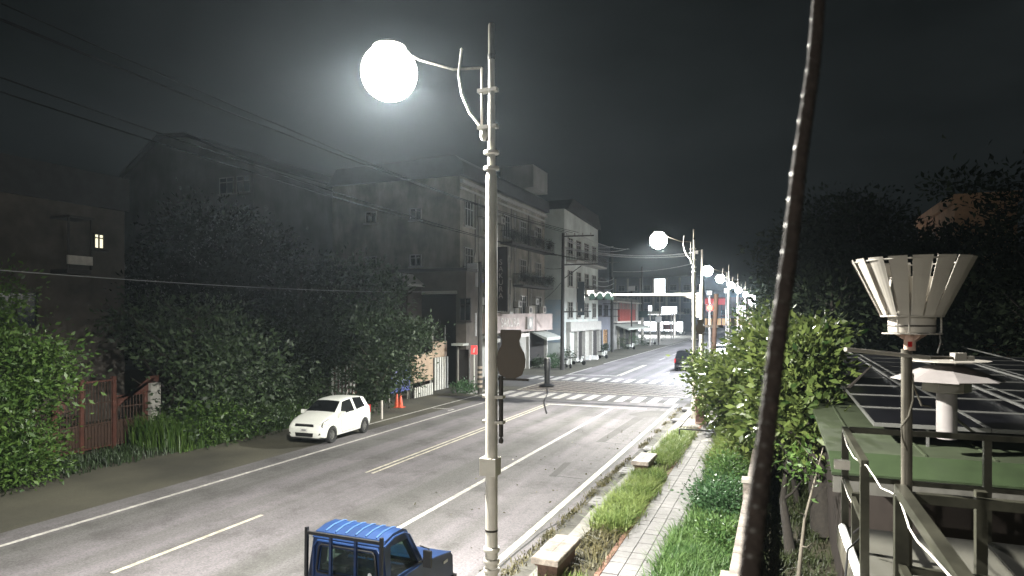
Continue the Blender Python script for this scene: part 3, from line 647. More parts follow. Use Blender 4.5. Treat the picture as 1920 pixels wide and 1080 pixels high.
# paper-white hanging signboards on the corner
for (x0,y0,x1,y1,lb,n) in ((876,494,896,538,'pale blank signboard high on the corner of the beige block',5),(874,587,893,630,'pale signboard with rows of small print low on the building corner',7)):
    p, q = onY(x0,y0,42.9), onY(x1,y1,42.9)
    s = thing('signboard', (p.x, 42.9, q.z), lb, 'sign', 'signboards on the corner of the beige block'); part('board', MB().box(p.x, 42.85, q.z, q.x, 42.95, p.z), M['sign_white'], s)
    r = MB()
    for k in range(n):
        z = q.z+(p.z-q.z)*(k+.8)/(n+1.4); xa = p.x+.07
        while xa < q.x-.15:
            w = rr.uniform(.05,.12); r.box(xa, 42.838, z, xa+w, 42.849, z+.07 if n > 5 else z+.03); xa += w+.05
    part('print', r, M['sign_textd'] if n > 5 else M['sign_white'], s); part('bracket', MB().box(q.x-.001, 42.9, q.z+.3, XF+.5 if q.x > XF else XF, 42.94, q.z+.34).box((p.x+q.x)/2-.02, 42.951, q.z, (p.x+q.x)/2+.02, 43.6, q.z+.05), M['dark_steel'], s)
# lower annex in front of the side wall with dark garage mouth
AY = 41.4
p0, p1 = onY(736, 503, AY), onY(874, 512, AY); o0, o1 = onY(776, 552, AY), onY(855, 552, AY)
ax0, ax1, az = p0.x, p1.x, p1.z+.15
an = thing('annex_building', (ax0, AY, 0), 'low grey annex with a wide dark doorway in front of the block side wall', 'building')
g = MB().box(ax0, AY, 0, o0.x, AY+2.1, az).box(o1.x, AY, 0, ax1, AY+2.1, az).box(o0.x+.001, AY, o0.z, o1.x-.001, AY+2.1, az)
part('wall', g, M['wall_dark'], an); part('roof', MB().box(ax0-.3, AY-.3, az+.001, ax1+.2, AY+2.15, az+.22), M['trim_dark'], an)
part('garage_door', MB().box(o0.x+.002, AY+1.0, 0, o1.x-.002, AY+1.05, o0.z), M['dark_open'], an)
part('lintel', MB().box(o0.x-.1, AY-.05, o0.z, o1.x+.1, AY-.001, o0.z+.22), M['trim'], an)
window(an, an.location, (o1.x+.75, AY-.003, 4.6), -HP, .9, 1.6, 'trim_dark', 'glass_dark', 2)
part('canopy', MB().box(o1.x+.1, AY-.9, 2.9, ax1+.2, AY-.001, 3.05), M['awning_pale'], an)
part('doorway', MB().box(o1.x+.25, AY-.02, .1, o1.x+1.0, AY-.002, 2.6), M['dark_open'], an)
part('door_frame', MB().box(o1.x+.15, AY-.08, .1, o1.x+.23, AY-.003, 2.75).box(o1.x+1.02, AY-.08, .1, o1.x+1.1, AY-.003, 2.75), M['trim'], an)
# small gabled porch roof over the trees
pp = onY(750, 512, 38.5); gp = thing('small_gabled_shed', (pp.x, 38.5, 0), 'small gabled shed roof peeking above the tree right of centre-left', 'shed')
part('roof', MB().prism([(pp.x-.95,38.0,pp.z-.75),(pp.x,38.0,pp.z),(pp.x+.95,38.0,pp.z-.75),(pp.x+.95,38.0,pp.z-.9),(pp.x,38.0,pp.z-.17),(pp.x-.95,38.0,pp.z-.9)], (0,2.2,0)), M['trim'], gp)
part('wall', MB().box(pp.x-.75, 38.2, 0, pp.x+.75, 40.1, pp.z-.85), M['wall_brownd'], gp)
# building 4: mint white block
X4 = -20.3; y4a, y4b = 64.4, 77.9
b4 = thing('mint_building', (X4, y4a, 0), 'pale mint four-storey block with blue-painted lower side wall', 'building')
z4 = 15.9
part('wall', MB().prism([(X4,y4a,0),(X4,y4b,0),(X4,y4b,z4-.6),(X4,y4a,z4)], (-13,0,0)), M['wall_mint'], b4)
part('roof', MB().prism([(X4+.3,y4a+.3,z4+.03),(X4+.3,y4b+.4,z4-.55),(X4+.3,y4b-1.0,z4+1.0),(X4+.3,y4a+2.2,z4+1.3)], (-9,0,0)), M['wall_roofband'], b4)
part('painted_wall', MB().box(-27, y4a-.06, 2.2, X4-.01, y4a-.002, 6.6), M['wall_blue'], b4, label='blue mural painted on the lower side wall')
for z in (4.7, 8.0, 11.4):
    for y in (66.3, 69.4, 72.6, 75.9): window(b4, b4.location, (X4+.003, y, z), 0, 1.6, 1.7, 'trim', 'glass_dark', 2)
balcony(b4, X4, 65, 77.5, 10.7, 1.2, 'trim', 'trim_dark'); balcony(b4, X4, 69, 77.5, 7.3, .9, 'trim_dark')
part('shop_fascia', MB().box(X4+.003, 65, 3.3, X4+.5, 77.6, 4.3), M['trim'], b4)
for y in (65.2, 68, 71, 74, 77.4): part('pillar', MB().box(X4+.002, y-.15, 0, X4+.4, y+.15, 3.29), M['trim'], b4)
for y0, y1, m in ((65.6,67.7,'awning_pale'),(68.3,70.7,'dark_open'),(71.3,73.7,'shutter'),(74.3,77.1,'dark_open')): part('shop_front', MB().box(X4+.001, y0, .1, X4+.05, y1, 3.2), M[m], b4)
part('banner', MB().box(X4+.05, 68.7, 5.0, X4+.9, 68.8, 8.6), M['glass_blue'], b4)
# building 5: dark low block with curved roof, then red panelled shop, then further blocks
b5 = thing('dark_shed_block', (-22, 82, 0), 'dark low block with rounded roof beyond the mint building', 'building')
part('wall', MB().box(-34, 81.2, 0, -22.2, 92, 8.6), M['wall_blgrey'], b5)
cv = [( -22.0, 81.0+11.4*k/10, 8.61+1.5*math.sin(math.pi*k/10)) for k in range(11)]
part('roof', MB().prism(cv+[(-22.0,92.4,8.6),(-22.0,81.0,8.6)], (-12.5,0,0)), M['wall_roofband'], b5)
for y in (83, 86, 89.5):
    window(b5, b5.location, (-22.197, y, 4.9), 0, 1.8, 1.5, 'trim_dark', 'glass_blue', 2)
    part('shop_front', MB().box(-22.199, y-1.1, .1, -22.15, y+1.1, 3.0), M['dark_open'], b5)
cafe = part('lit_doorway', MB().box(-22.14, 88.0, 1.1, -22.1, 89.7, 3.0), M['shop_glow'], b5, label='warm lit shop window')
lr = MB()
for k in range(9): y = 88.02+k*.2; lr.box(-22.09, y, 1.1, -22.06, y+.06, 3.0)
for k in range(3): lr.box(-22.085, 88.0, 1.1+k*.7, -22.05, 89.7, 1.18+k*.7)
part('window_lattice', lr, M['wood'], cafe)
b6 = thing('red_panel_shop', (-22, 93, 0), 'two-storey shop with a red panelled upper front and long pale awning', 'building')
part('wall', MB().box(-33, 92.6, 0, -22.1, 112, 7.6), M['wall_grey'], b6)
rp = part('balcony_frame', MB().box(-22.099, 93.0, 3.9, -21.4, 111, 4.1).box(-22.099, 93.0, 6.9, -21.4, 111, 7.05).box(-21.5,93.0,4.1,-21.4,93.15,6.9).box(-21.5,107.2,4.1,-21.4,107.4,6.9), M['sign_text_lt'], b6)
part('red_panel', MB().box(-21.99, 95.8, 4.1, -21.7, 107, 5.9), M['red_panel'], b6)
rl = MB()
for k in range(12): rl.box(-21.69, 95.9+k, 4.2, -21.64, 96.0+k, 6.8)
part('panel_bars', rl, M['red_panel'], b6)
awning(b6, -22.1, 95, 112, 3.6, 1.9, .5, 'awning_pale')
for y in (96, 100, 104, 108): part('pillar', MB().box(-22.098, y-.2, 0, -21.8, y+.2, 3.1), M['wall_beige'], b6)
for y in (98, 102, 106): part('shop_front', MB().box(-22.097, y-1.7, .1, -22.03, y+1.7, 2.9), M['dark_open'], b6)
# grey-blue big block beyond
b7 = thing('grey_blue_block', (-40, 120, 0), 'large grey-blue block rising behind the second street lamp', 'building')
part('wall', MB().box(-62, 118, 0, -34, 140, 17.5), M['wall_blgrey'], b7); part('roof_parapet', MB().box(-48, 117.8, 17.501, -33.8, 140.2, 19.6), M['wall_blgrey'], b7)
for x in (-58, -54, -50, -46, -42, -38):
    for z in (5, 8.6, 12.2): window(b7, b7.location, (x, 117.997, z), -HP, 1.8, 1.5, 'trim', 'glass_blue', 2)
b8 = thing('tiled_corner_block', (-34, 205, 0), 'grey block with ribbed front behind the bright roadside signs', 'building')
part('wall', MB().box(-58, 206, 0, -23, 230, 17), M['wall_blgrey'], b8)
part('shop_glazing', MB().box(-54, 205.9, .1, -27, 205.99, 3.0), M['store_glow'], b8, label='brightly lit shop window band')
for x in range(-53, -26, 2): part('mullion', MB().box(x-.12, 205.8, .1, x+.12, 205.899, 3.0), M['trim'], b8)
part('red_panel', MB().box(-33, 205.75, .6, -30, 205.79, 2.2), M['red_panel'], b8)
for x in range(-56, -23, 4):
    part('pilaster', MB().box(x-.3, 205.7, 3.7, x+.3, 205.89, 16.5), M['trim'], b8)
    for z in (5.4, 9, 12.6): window(b8, b8.location, (x+2, 205.997, z), -HP, 2.0, 1.7, 'trim', 'glass_blue', 2)
b9 = thing('end_building', (-5, 300, 0), 'reddish building lit by signs at the far end of the road', 'building')
part('wall', MB().box(-44, 300, 0, 6, 315, 15.5), M['wall_blgrey'], b9); part('red_facade', MB().box(-33, 299.7, 4.2, -12, 299.99, 12.8), M['red_panel'], b9)
part('shop_glazing', MB().box(-34, 299.6, .6, -8, 299.69, 3.6), M['shop_glow'], b9)
part('red_sign', MB().box(-31, 299.4, 9.6, -21, 299.69, 12.2), M['red_sign_glow'], b9)
for x in range(-33, -8, 2): part('mullion', MB().box(x-.2, 299.4, .6, x+.2, 299.599, 3.6), M['trim_dark'], b9)
for x in range(-32, -13, 3): part('pilaster', MB().box(x-.15, 299.5, 4.2, x+.15, 299.698, 9.5), M['wall_brownd'], b9)
for x in range(-42, 4, 5):
    window(b9, b9.location, (x, 299.2, 5.3), -HP, 2.4, 1.8, 'trim', 'glass_dark', 2)
# building on the right behind the trees
pr0, pr1 = onY(1790, 383, 48), onY(1728, 425, 80)
br = thing('brown_tower_block', (pr0.x, 48, 0), 'brown tiled building above the trees at the right edge', 'building')
Xr = pr0.x
part('wall', MB().box(Xr, 48, 0, Xr+3.2, 59.5, pr0.z), M['wall_brown'], br); part('parapet', MB().box(Xr-.25, 47.8, pr0.z+.001, Xr+3.4, 59.7, pr0.z+.6), M['wall_brown'], br)
part('rear_wall', MB().box(Xr+.5, 59.51, 0, Xr+8, 66, pr0.z-2.6), M['wall_brownd'], br)
for y in (50.5, 54.2, 57.6):
    for z in (pr0.z-3.4, pr0.z-6.8): window(br, br.location, (Xr-.003, y, z), math.pi, 1.9, 2.3, 'trim', 'glass_dark', 3)
# ------------------------------------------------------------------ street lamps (local coordinates: pole foot at origin, arm towards -X)
LX = -3.70; PY = (8.38, 32.0)
LC = Vector((-1.66, 0, 8.60))          # lamp head centre, relative
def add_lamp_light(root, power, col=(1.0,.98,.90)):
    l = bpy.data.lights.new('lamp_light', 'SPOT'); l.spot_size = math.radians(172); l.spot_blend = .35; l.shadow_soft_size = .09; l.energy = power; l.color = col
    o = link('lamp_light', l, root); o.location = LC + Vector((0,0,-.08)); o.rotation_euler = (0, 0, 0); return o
def make_lamp(glow='lamp_glow'):
    t = thing('street_lamp', (0,0,0), 'x', 'street lamp', 'street lamps along the footpath'); m = M['cream_pole']
    lpart('shaft', MB().lathe([(.14,0),(.14,.9),(.095,1.0),(.088,1.05),(.085,3.1),(.080,6.85),(.078,6.9),(.055,7.05),(.052,7.9),(.047,7.95),(.045,8.6)], 20), m, t, True)
    lpart('base_plate', MB().box(-.2,-.2,0,.2,.2,.03), M['steel'], t)
    for z in (1.46,1.59,1.75): lpart('collar', MB().lathe([(.088,-.04),(.112,-.025),(.116,0),(.112,.025),(.088,.04)], 20, (0,0,z)), m, t, True)
    for z in (7.04,7.26): lpart('collar', MB().lathe([(.06,-.03),(.108,-.02),(.108,.02),(.06,.03)], 20, (0,0,z)), m, t, True)
    lpart('sleeve', MB().box(-.14,-.10,2.78,.10,.10,3.02), m, t); lpart('strap_label', MB().cyl((0,0,2.0),(0,0,2.03),.09,n=16), M['dark_steel'], t)
    lpart('top_shaft', MB().lathe([(.046,8.6),(.046,9.02),(.04,9.05),(0,9.05)], 16), M['galv'], t, True); lpart('joint_band', MB().lathe([(.046,8.55),(.054,8.56),(.054,8.62),(.046,8.63)], 16), M['dark_steel'], t, True)
    # bracket and arm
    for z in (7.62,8.13): lpart('bracket', MB().box(-.20,-.05,z-.025,.09,.05,z+.025), m, t)
    lpart('arm_post', MB().cyl((-.15,0,7.5),(-.15,0,8.46),.018,n=8), m, t, True)
    lpart('arm', MB().tube([(-.15,0,8.46),(-.6,0,8.5),(-1.15,0,8.72),(-1.62,0,9.02)],[.020,.018,.016,.016], 8), M['galv'], t, True)
    cp = [(-.15,0,7.62),(-.33,-.01,7.85),(-.45,-.02,8.12),(-.50,-.02,8.42),(-.46,-.01,8.75)]
    lpart('curved_strut', MB().tube(cp,[.018]*5, 8), m, t, True); lpart('strut_tip', MB().lathe([(0,-.02),(.025,0),(0,.03)], 8, (-.46,-.01,8.76)), m, t)
    lpart('finial', MB().lathe([(0,-.17),(.03,-.16),(.055,-.1),(.05,-.04),(.03,0)], 10, (-.12,0,7.6)), m, t, True)
    # luminaire; its glowing globe is enlarged to the size of the glare
    h = lpart('lamp_head', MB().lathe([(.04,.47),(.10,.46),(.20,.42),(.25,.375),(.24,.362)], 24, LC), M['white_metal'], t, True)
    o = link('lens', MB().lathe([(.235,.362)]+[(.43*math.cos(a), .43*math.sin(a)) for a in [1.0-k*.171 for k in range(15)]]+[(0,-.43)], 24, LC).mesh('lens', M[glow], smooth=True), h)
    return t
def add_vase(t, side=1):
    # vase shaped banner board clamped on two rods
    b = MB(); prof = [(0,.0),(.06,0),(.16,.05),(.205,.16),(.215,.26),(.19,.36),(.14,.45),(.125,.52),(.15,.585),(.15,.66),(.14,.67),(0,.67)]
    pts = [(r, 0, z) for r, z in prof[1:-1]] + [(-r, 0, z) for r, z in reversed(prof[1:-1])]
    b.prism([(x+.29, -.012, z+4.13) for x, _, z in pts], (0,.024,0)); lpart('vase_board', b, M['vase_brown'], t, label='flat brown vase-shaped board')
    lpart('board_rod', MB().cyl((.145,0,3.32),(.145,0,4.16),.03,n=10), M['dark_steel'], t, True); lpart('rod_ball', MB().lathe([(0,-.05),(.03,-.035),(.035,0),(.02,.04),(0,.05)], 10, (.145,0,3.27)), M['dark_steel'], t, True)
    for z in (3.52,3.87): lpart('clamp', MB().box(-.12,-.05,z-.02,.19,.05,z+.02), M['cream_pole'], t)
    lpart('board_bar', MB().bar((.1,0,4.12),(.55,0,4.12),.03), M['dark_steel'], t)
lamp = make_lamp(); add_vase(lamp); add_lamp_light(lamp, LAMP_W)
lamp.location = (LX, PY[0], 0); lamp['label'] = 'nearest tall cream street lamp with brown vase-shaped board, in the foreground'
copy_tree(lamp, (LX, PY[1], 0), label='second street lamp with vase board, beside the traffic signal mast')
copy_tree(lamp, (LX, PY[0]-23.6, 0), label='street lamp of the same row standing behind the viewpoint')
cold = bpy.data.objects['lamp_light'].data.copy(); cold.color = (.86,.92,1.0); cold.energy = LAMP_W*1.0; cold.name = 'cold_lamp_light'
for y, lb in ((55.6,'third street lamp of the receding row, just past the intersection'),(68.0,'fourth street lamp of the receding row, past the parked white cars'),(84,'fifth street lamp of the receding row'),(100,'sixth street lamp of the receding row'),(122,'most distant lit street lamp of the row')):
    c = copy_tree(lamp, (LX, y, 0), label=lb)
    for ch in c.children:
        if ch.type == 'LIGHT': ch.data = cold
# ------------------------------------------------------------------ traffic signal mast
sx, sy = LX+.12, 33.2
ts = thing('traffic_signal_mast', (sx, sy, 0), 'white traffic signal mast whose long arm reaches left over the road', 'traffic signal')
zA = onY(1300,553,sy).z; xE = onY(1112,553,sy).x; xH0, xH1 = onY(1106,555,sy).x, onY(1150,555,sy).x
part('mast', MB().lathe([(.13,0),(.12,2),(.09,zA+.5)], 14, (sx+.1,sy,0)), M['white_metal'], ts, True)
part('mast_arm', MB().cyl((sx+.1,sy,zA),(xE+.1,sy,zA+.05),.085,.05,10), M['white_metal'], ts, True)
part('curved_brace', MB().tube([(sx+.1,sy,zA-.75),(sx-.05,sy,zA-.4),(sx-.35,sy,zA-.15),(sx-.8,sy,zA-.03)], .05, 8), M['white_metal'], ts, True)
hd = part('signal_head', MB().box(xH0,sy-.12,zA-.21,xH1,sy+.1,zA+.15), M['green_sig'], ts); wd = xH1-xH0
for k in range(3):
    cx = xH0+wd*(k+.5)/3; v = MB(); v.lathe([(.17,0),(.17,.22)], 14); v.v = [(cx+x, sy-.12-z, zA-.03+y) for x, y, z in v.v]
    part('visor', v, M['foam_white'] if k == 9 else M['green_sig'], hd); rim = MB(); rim.tube([(cx+.18*math.cos(a), sy-.33, zA-.02+.18*math.sin(a)) for a in [math.pi*j/10-.15 for j in range(11)]], .022, 6); part('visor_rim', rim, M['foam_white'], hd)
part('camera_box', MB().box(-9.2,sy-.1,zA+.1,-8.9,sy+.1,zA+.3), M['white_metal'], ts)
# slim pole with cctv beside it
cp_ = thing('camera_pole', (-3.35, 36.2, 0), 'slim white pole topped by a camera right of the second lamp', 'pole'); tp = onY(1316,468,36.2)
cp_.location.x = tp.x; BASE[cp_.name] = Vector((tp.x,36.2,0))
part('shaft', MB().cyl((tp.x,36.2,0),(tp.x,36.2,tp.z),.075,.05,10), M['white_metal'], cp_, True); part('camera_arm', MB().bar((tp.x,36.2,tp.z-.05),(tp.x-.3,36.2,tp.z-.05),.05), M['dark_steel'], cp_)
part('camera_head', MB().box(tp.x-.42,36.05,tp.z-.22,tp.x-.2,36.3,tp.z-.06), M['white_metal'], cp_)
part('signal_box', MB().box(tp.x-.28,36.0,4.9,tp.x-.1,36.1,6.1), M['white_metal'], cp_)
def simple_pole(name, px_top, px_x, Y, r, m, label, cat='pole', lean=0, group=None, zb=0):
    t_ = onY(px_top[0], px_top[1], Y); b_ = onY(px_x, 700, Y); o = thing(name, (b_.x, Y, zb), label, cat, group)
    part('shaft', MB().cyl((b_.x,Y,zb),(t_.x+lean,Y,t_.z),r*1.2,r,10), M[m], o, True); part('cap', MB().cyl((t_.x+lean,Y,t_.z),(t_.x+lean,Y,t_.z+.05),r*1.15,n=10), M[m], o); return o
dp = simple_pole('dark_pole', (1343,553), 1333, 39.0, .13, 'rust_dark', 'short dark leaning pole right of the camera pole')
part('cross_plate', MB().box(onY(1335,690,39).x-.5, 38.9, 4.3, onY(1335,690,39).x+.6, 39.0, 4.45), M['dark_steel'], dp)
# red pedestrian / vehicle signal glowing beyond
rs = onY(1331,577,66); r_ = thing('red_signal', (rs.x,66,0), 'glowing red traffic signal on a thin pole between the lamp poles', 'traffic signal')
part('post', MB().cyl((rs.x+.35,66,0),(rs.x+.35,66,rs.z+.6),.06,n=8), M['white_metal'], r_); part('housing', MB().box(rs.x-.40,65.9,rs.z-.36,rs.x+.34,66.1,rs.z+.36), M['black'], r_); _rl = bpy.data.lights.new('signal_light', 'POINT'); _rl.energy = 120; _rl.color = (1,.08,.05); _rl.shadow_soft_size = .2; _ro = link('signal_light', _rl, r_); _ro.location = (0,-.5,rs.z); part('red_light', MB().lathe([(.33,0),(.26,.12),(0,.18)],16) if 0 else MB().cyl((rs.x,65.899,rs.z),(rs.x,65.80,rs.z),.30,.26,n=20), M['red_glow'], r_)
# ------------------------------------------------------------------ utility poles and wires
UX, UY = -19.6, 57.5
ut = onY(1056,437,57.5); UX = ut.x
up = thing('utility_pole', (UX,UY,0), 'dark utility pole with crossarms in front of the mint building', 'utility pole', 'utility poles'); UZ = ut.z
part('shaft', MB().cyl((UX-.1,UY,0),(UX,UY,UZ),.2,.13,12), M['util_pole'], up, True)
arms = []
for dz, L in ((.3,2.9),(2.9,3.3),(7.2,2.6)):
    c = part('crossarm', MB().bar((UX-.1,UY,UZ-dz),(UX+L*.92,UY+.8,UZ-dz+.05),.11), M['util_pole'], up)
    ins = MB()
    for k in range(4): ins.cyl((UX+.3+k*.7*L/2.9,UY+.1+k*.2,UZ-dz+.06),(UX+.3+k*.7*L/2.9,UY+.1+k*.2,UZ-dz+.3),.05,n=8)
    part('insulators', ins, M['trim'], c)
part('brace', MB().bar((UX,UY,UZ-4.2),(UX+1.6,UY+.4,UZ-3.0),.07), M['util_pole'], up)
u2 = onY(1148,470,88); up2 = thing('utility_pole', (u2.x,88,0), 'thinner utility pole further along, left of the red panelled shop', 'utility pole', 'utility poles')
part('shaft', MB().cyl((u2.x,88,0),(u2.x,88,u2.z),.2,.13,10), M['util_pole'], up2, True)
for dz in (.4,1.6,7.2,8.0,8.9): part('crossarm', MB().bar((u2.x-1.4,88,u2.z-dz),(u2.x+1.0,88,u2.z-dz),.1), M['util_pole'], up2)
u3 = onY(1204,500,118); up3 = thing('utility_pole', (u3.x,118,0), 'distant white lower-wrapped utility pole by the green sign', 'utility pole', 'utility poles')
part('shaft', MB().cyl((u3.x,118,0),(u3.x,118,u3.z),.24,.15,10), M['util_pole'], up3, True); part('white_wrap', MB().lathe([(.26,.5),(.26,5.2)],10,(u3.x,118,0)), M['sign_text_lt'], up3); part('green_sign', MB().box(u3.x-.9,117.6,4.6,u3.x+1.1,117.7,5.7), M['sign_green'], up3)
def wire(p, q, sag, r, m, label, grp='overhead power lines', n=14, cat='cable'):
    p, q = Vector(p), Vector(q); pts = [p.lerp(q, k/n) + Vector((0,0,-sag*4*(k/n)*(1-k/n))) for k in range(n+1)]
    b = MB(); b.tube([v-p for v in pts], r, 5); o = link('power_line', b.mesh('power_line', M[m])); o.location = p; return tag(o, label, cat, grp)
WA = -19.2
wl = [((-30,-8),.4,'highest'),((-30,22),.35,'second highest'),((0,38),.3,'third'),((0,145),.2,'fourth'),((0,172),.1,'lowest')]
for k, (pp, dz, nm) in enumerate(wl):
    s = onX(pp[0], pp[1], WA); e = Vector((UX+.3+k*.55, UY+.1, UZ-(.0 if k < 3 else 2.55)))
    wire(s, e, .55, .022, 'wire', nm+' of the thin black wires crossing the sky at upper left')
s = onX(250,528,-20.5); wire(onX(-20,505,-20.5), onX(880,545,-21), .3, .012, 'wire_pale', 'single pale thin cable running low in front of the left trees', None)
for k, (x0,y0,x1,y1,sg) in enumerate([(1060,447,1150,462,.5),(1060,450,1178,466,.7),(1085,440,1180,467,.4)]): wire(onY(x0,y0,57.6), onY(x1,y1,92), sg, .035, 'wire_pale', ['top','middle','lowest'][k]+' pale wire sagging between the first two utility poles')
for k, (x0,y0,x1,y1) in enumerate([(1058,463,1298,474),(1060,466,1300,478)]):
    wire(onY(x0,y0,57.4), onY(x1,y1,60+k), .5, .045, 'wire_pale', ['upper','lower'][k]+' of two thick pale cables crossing the street to the lamp row')
wire(onY(1150,509,88), onY(1300,494,90), .4, .04, 'wire_pale', 'lower pale cable crossing the street above the signal arm')
for k in range(4): wire(onY(1113,524+k*9,70), onY(1151,522+k*9,88), .35, .04, 'wire_pale', ['top','second','third','bottom'][k]+' of the four short bright wires beside the second utility pole', 'short wires by the second utility pole')
for k,(x0,y0,x1,y1) in enumerate([(1020,475,1054,478),(1020,502,1054,503),(1022,560,1052,530)]): wire(onY(x0,y0,62), onY(x1,y1,57.5), .1, .02, 'wire', 'short dark wire from the balcony block to the utility pole, '+['upper','middle','slanting lower'][k]+' one')
# ------------------------------------------------------------------ roadside signs, far side
def board_sign(name, x0,y0,x1,y1, Y, m, label, posts=(0,), depth=.3, cat='sign', pm='white_metal', bend=False):
    p, q = onY(x0,y0,Y), onY(x1,y1,Y); o = thing(name, ((p.x+q.x)/2,Y,0), label, cat)
    part('panel', MB().box(p.x,Y-depth/2,q.z,q.x,Y+depth/2,p.z), M[m], o)
    part('frame', MB().box(p.x-.06,Y-depth/2+.02,q.z-.06,q.x+.06,Y+depth/2-.02,q.z-.001).box(p.x-.06,Y-depth/2+.02,p.z+.001,q.x+.06,Y+depth/2-.02,p.z+.06), M['steel'], o)
    for s in posts: x = (p.x+q.x)/2+s*(q.x-p.x)/2; part('post', MB().cyl((x,Y+.03,0),(x,Y+.03,q.z-.061),.12,n=8), M[pm], o)
    return o
board_sign('lit_sign', 1227,523,1247,549, 120, 'sign_glow', 'tall white glowing sign above the signal arm', (0,))
board_sign('lit_sign', 1241,575,1269,588, 135, 'sign_glow', 'wide white glowing sign on two posts', (.25,.55), pm='white_metal')
board_sign('small_notice', 1229,594,1240,604, 112, 'sign_white', 'small white square notice below the glowing sign', (0,), pm='dark_steel')
board_sign('small_sign', 1178,537,1190,545, 100, 'sign_white', 'tiny pale sign board high on the dark block', (0,), pm='dark_steel')
hp = board_sign('column_sign', 1436,537,1457,577, 56, 'sign_green', 'dark green box sign with pale characters beside the dense shrubs', (0,), depth=1.4)
p = onY(1447,549,55.3); lettering('AZ', .45, (p.x, 55.28, p.z), (HP,0,0), 'sign_text_lt', hp)
part('side_panel', MB().box(onY(1424,540,55.3).x,55.3,onY(1424,566,55.3).z,onY(1435.5,540,55.3).x,55.4,onY(1424,536,55.3).z), M['awning_pale'], hp)
for k,(x0,y0,x1,y1,Y,lb) in enumerate(((1404,553,1416,570,62,'round-edged white lit sign half hidden by the far shrubs'),(1384,574,1398,583,75,'small greenish white lit sign right of the fourth lamp pole'),(1326,546,1334,552,90,'small white lit sign above the red signal'),(1216,573,1222,583,110,'narrow upright white lit sign left of the wide glowing sign'),(1358,541,1364,549,130,'tiny white lit sign between the lamp poles'))): board_sign('lit_sign', x0,y0,x1,y1, Y, 'sign_glow', lb, (0,))
# lights that the photograph shows burning far away
def place_light(px, py, Y, e, size, col=(1,1,1), nm='far_light'):
    l = bpy.data.lights.new(nm, 'AREA'); l.shape = 'DISK'; l.size = size; l.energy = e; l.color = col; o = link(nm, l); o.location = onY(px,py,Y); return o
cn = thing('canopy_roof', (-30,150,0), 'bright forecourt canopy by the far roadside signs', 'canopy')
part('roof_slab', MB().box(-42,140,5.2,-22,170,5.8), M['sign_text_lt'], cn); part('light_panel', MB().box(-40,142,5.12,-24,168,5.19), M['store_glow'], cn)
for x in (-40,-24):
    for y in (143,167): part('column', MB().box(x-.25,y-.25,0,x+.25,y+.25,5.11), M['sign_text_lt'], cn)
l = place_light(1260,600,155,9000,14,(.93,.97,1)); l.location = (-32,155,5.0)
l2 = place_light(1340,560,200,2500,3,(.95,.97,1)); l2.location = (-12,215,8.5)
# ------------------------------------------------------------------ vehicles (local: x across, y forward (front = -y), z up)
def loft_car(parent, st, W, body, glass, cut, hood_i, ws_i, roof_i, rw_i, trim='black', roofm=None):
    """st: stations (y, z_low, z_belt, z_top, w_low, w_belt, w_top). Faces between belt and top are glass where flagged."""
    rings = []
    for (y, zl, zb, zt, wl, wb, wt) in st:
        half = [(wl*.80, zl), (wl*.97, zl+.05), (wl, zl+(zb-zl)*.35), (wb, zl+(zb-zl)*.75), (wb*.985, zb), (wt+(wb*.985-wt)*.06, zt-(zt-zb)*.06 if zt-zb > .1 else zt-.01), (wt*.86, zt), (wt*.45, zt+.012), (0, zt+.018)]
        rings.append([(x, y, z) for x, z in half] + [(-x, y, z) for x, z in reversed(half[:-1])])
    n = len(rings[0]); bm_, gl = MB(), MB(); V = [p for r in rings for p in r]; bm_.v = list(V)
    for i in range(len(rings)-1):
        for k in range(n-1):
            f = (i*n+k, (i+1)*n+k, (i+1)*n+k+1, i*n+k+1)
            if (i, k) in cut: continue
            bm_.f.append(f)
        bm_.f.append((i*n+n-1, (i+1)*n+n-1, (i+1)*n, i*n))
    bm_.f.append(tuple(range(n))); bm_.f.append(tuple((len(rings)-1)*n+k for k in reversed(range(n))))
    return bm_, rings, n
def recalc(me):
    b = bmesh.new(); b.from_mesh(me); bmesh.ops.remove_doubles(b, verts=b.verts, dist=1e-5); bmesh.ops.recalc_face_normals(b, faces=b.faces); b.to_mesh(me); b.free()
def boolean(o, cutter_mb):
    recalc(o.data)
    c = link('cutter', cutter_mb.mesh('cutter', M['black'])); c.matrix_world = o.matrix_world; recalc(c.data)
    md = o.modifiers.new('b', 'BOOLEAN'); md.operation = 'DIFFERENCE'; md.solver = 'EXACT'; md.object = c
    bpy.context.view_layer.update(); me = bpy.data.meshes.new_from_object(o.evaluated_get(bpy.context.evaluated_depsgraph_get()))
    o.modifiers.clear(); o.data = me; bpy.data.objects.remove(c)
def inset_quad(q, t=.05, out=.006):
    q = [Vector(p) for p in q]; c = sum(q, Vector())/len(q); n = (q[1]-q[0]).cross(q[2]-q[0]).normalized()
    if n.dot(c-Vector((0, c.y, .6))) < 0: n = -n
    return [p + (c-p).normalized()*t + n*out for p in q], n
def slab(mb, q, t=.05, out=.004, th=.006):
    a, n = inset_quad(q, t, out); b = [p+n*th for p in a]; k = len(a)
    mb.add(a+b, [tuple(range(k)), tuple(range(k, 2*k))[::-1]]+[(i, (i+1) % k, k+(i+1) % k, k+i) for i in range(k)])
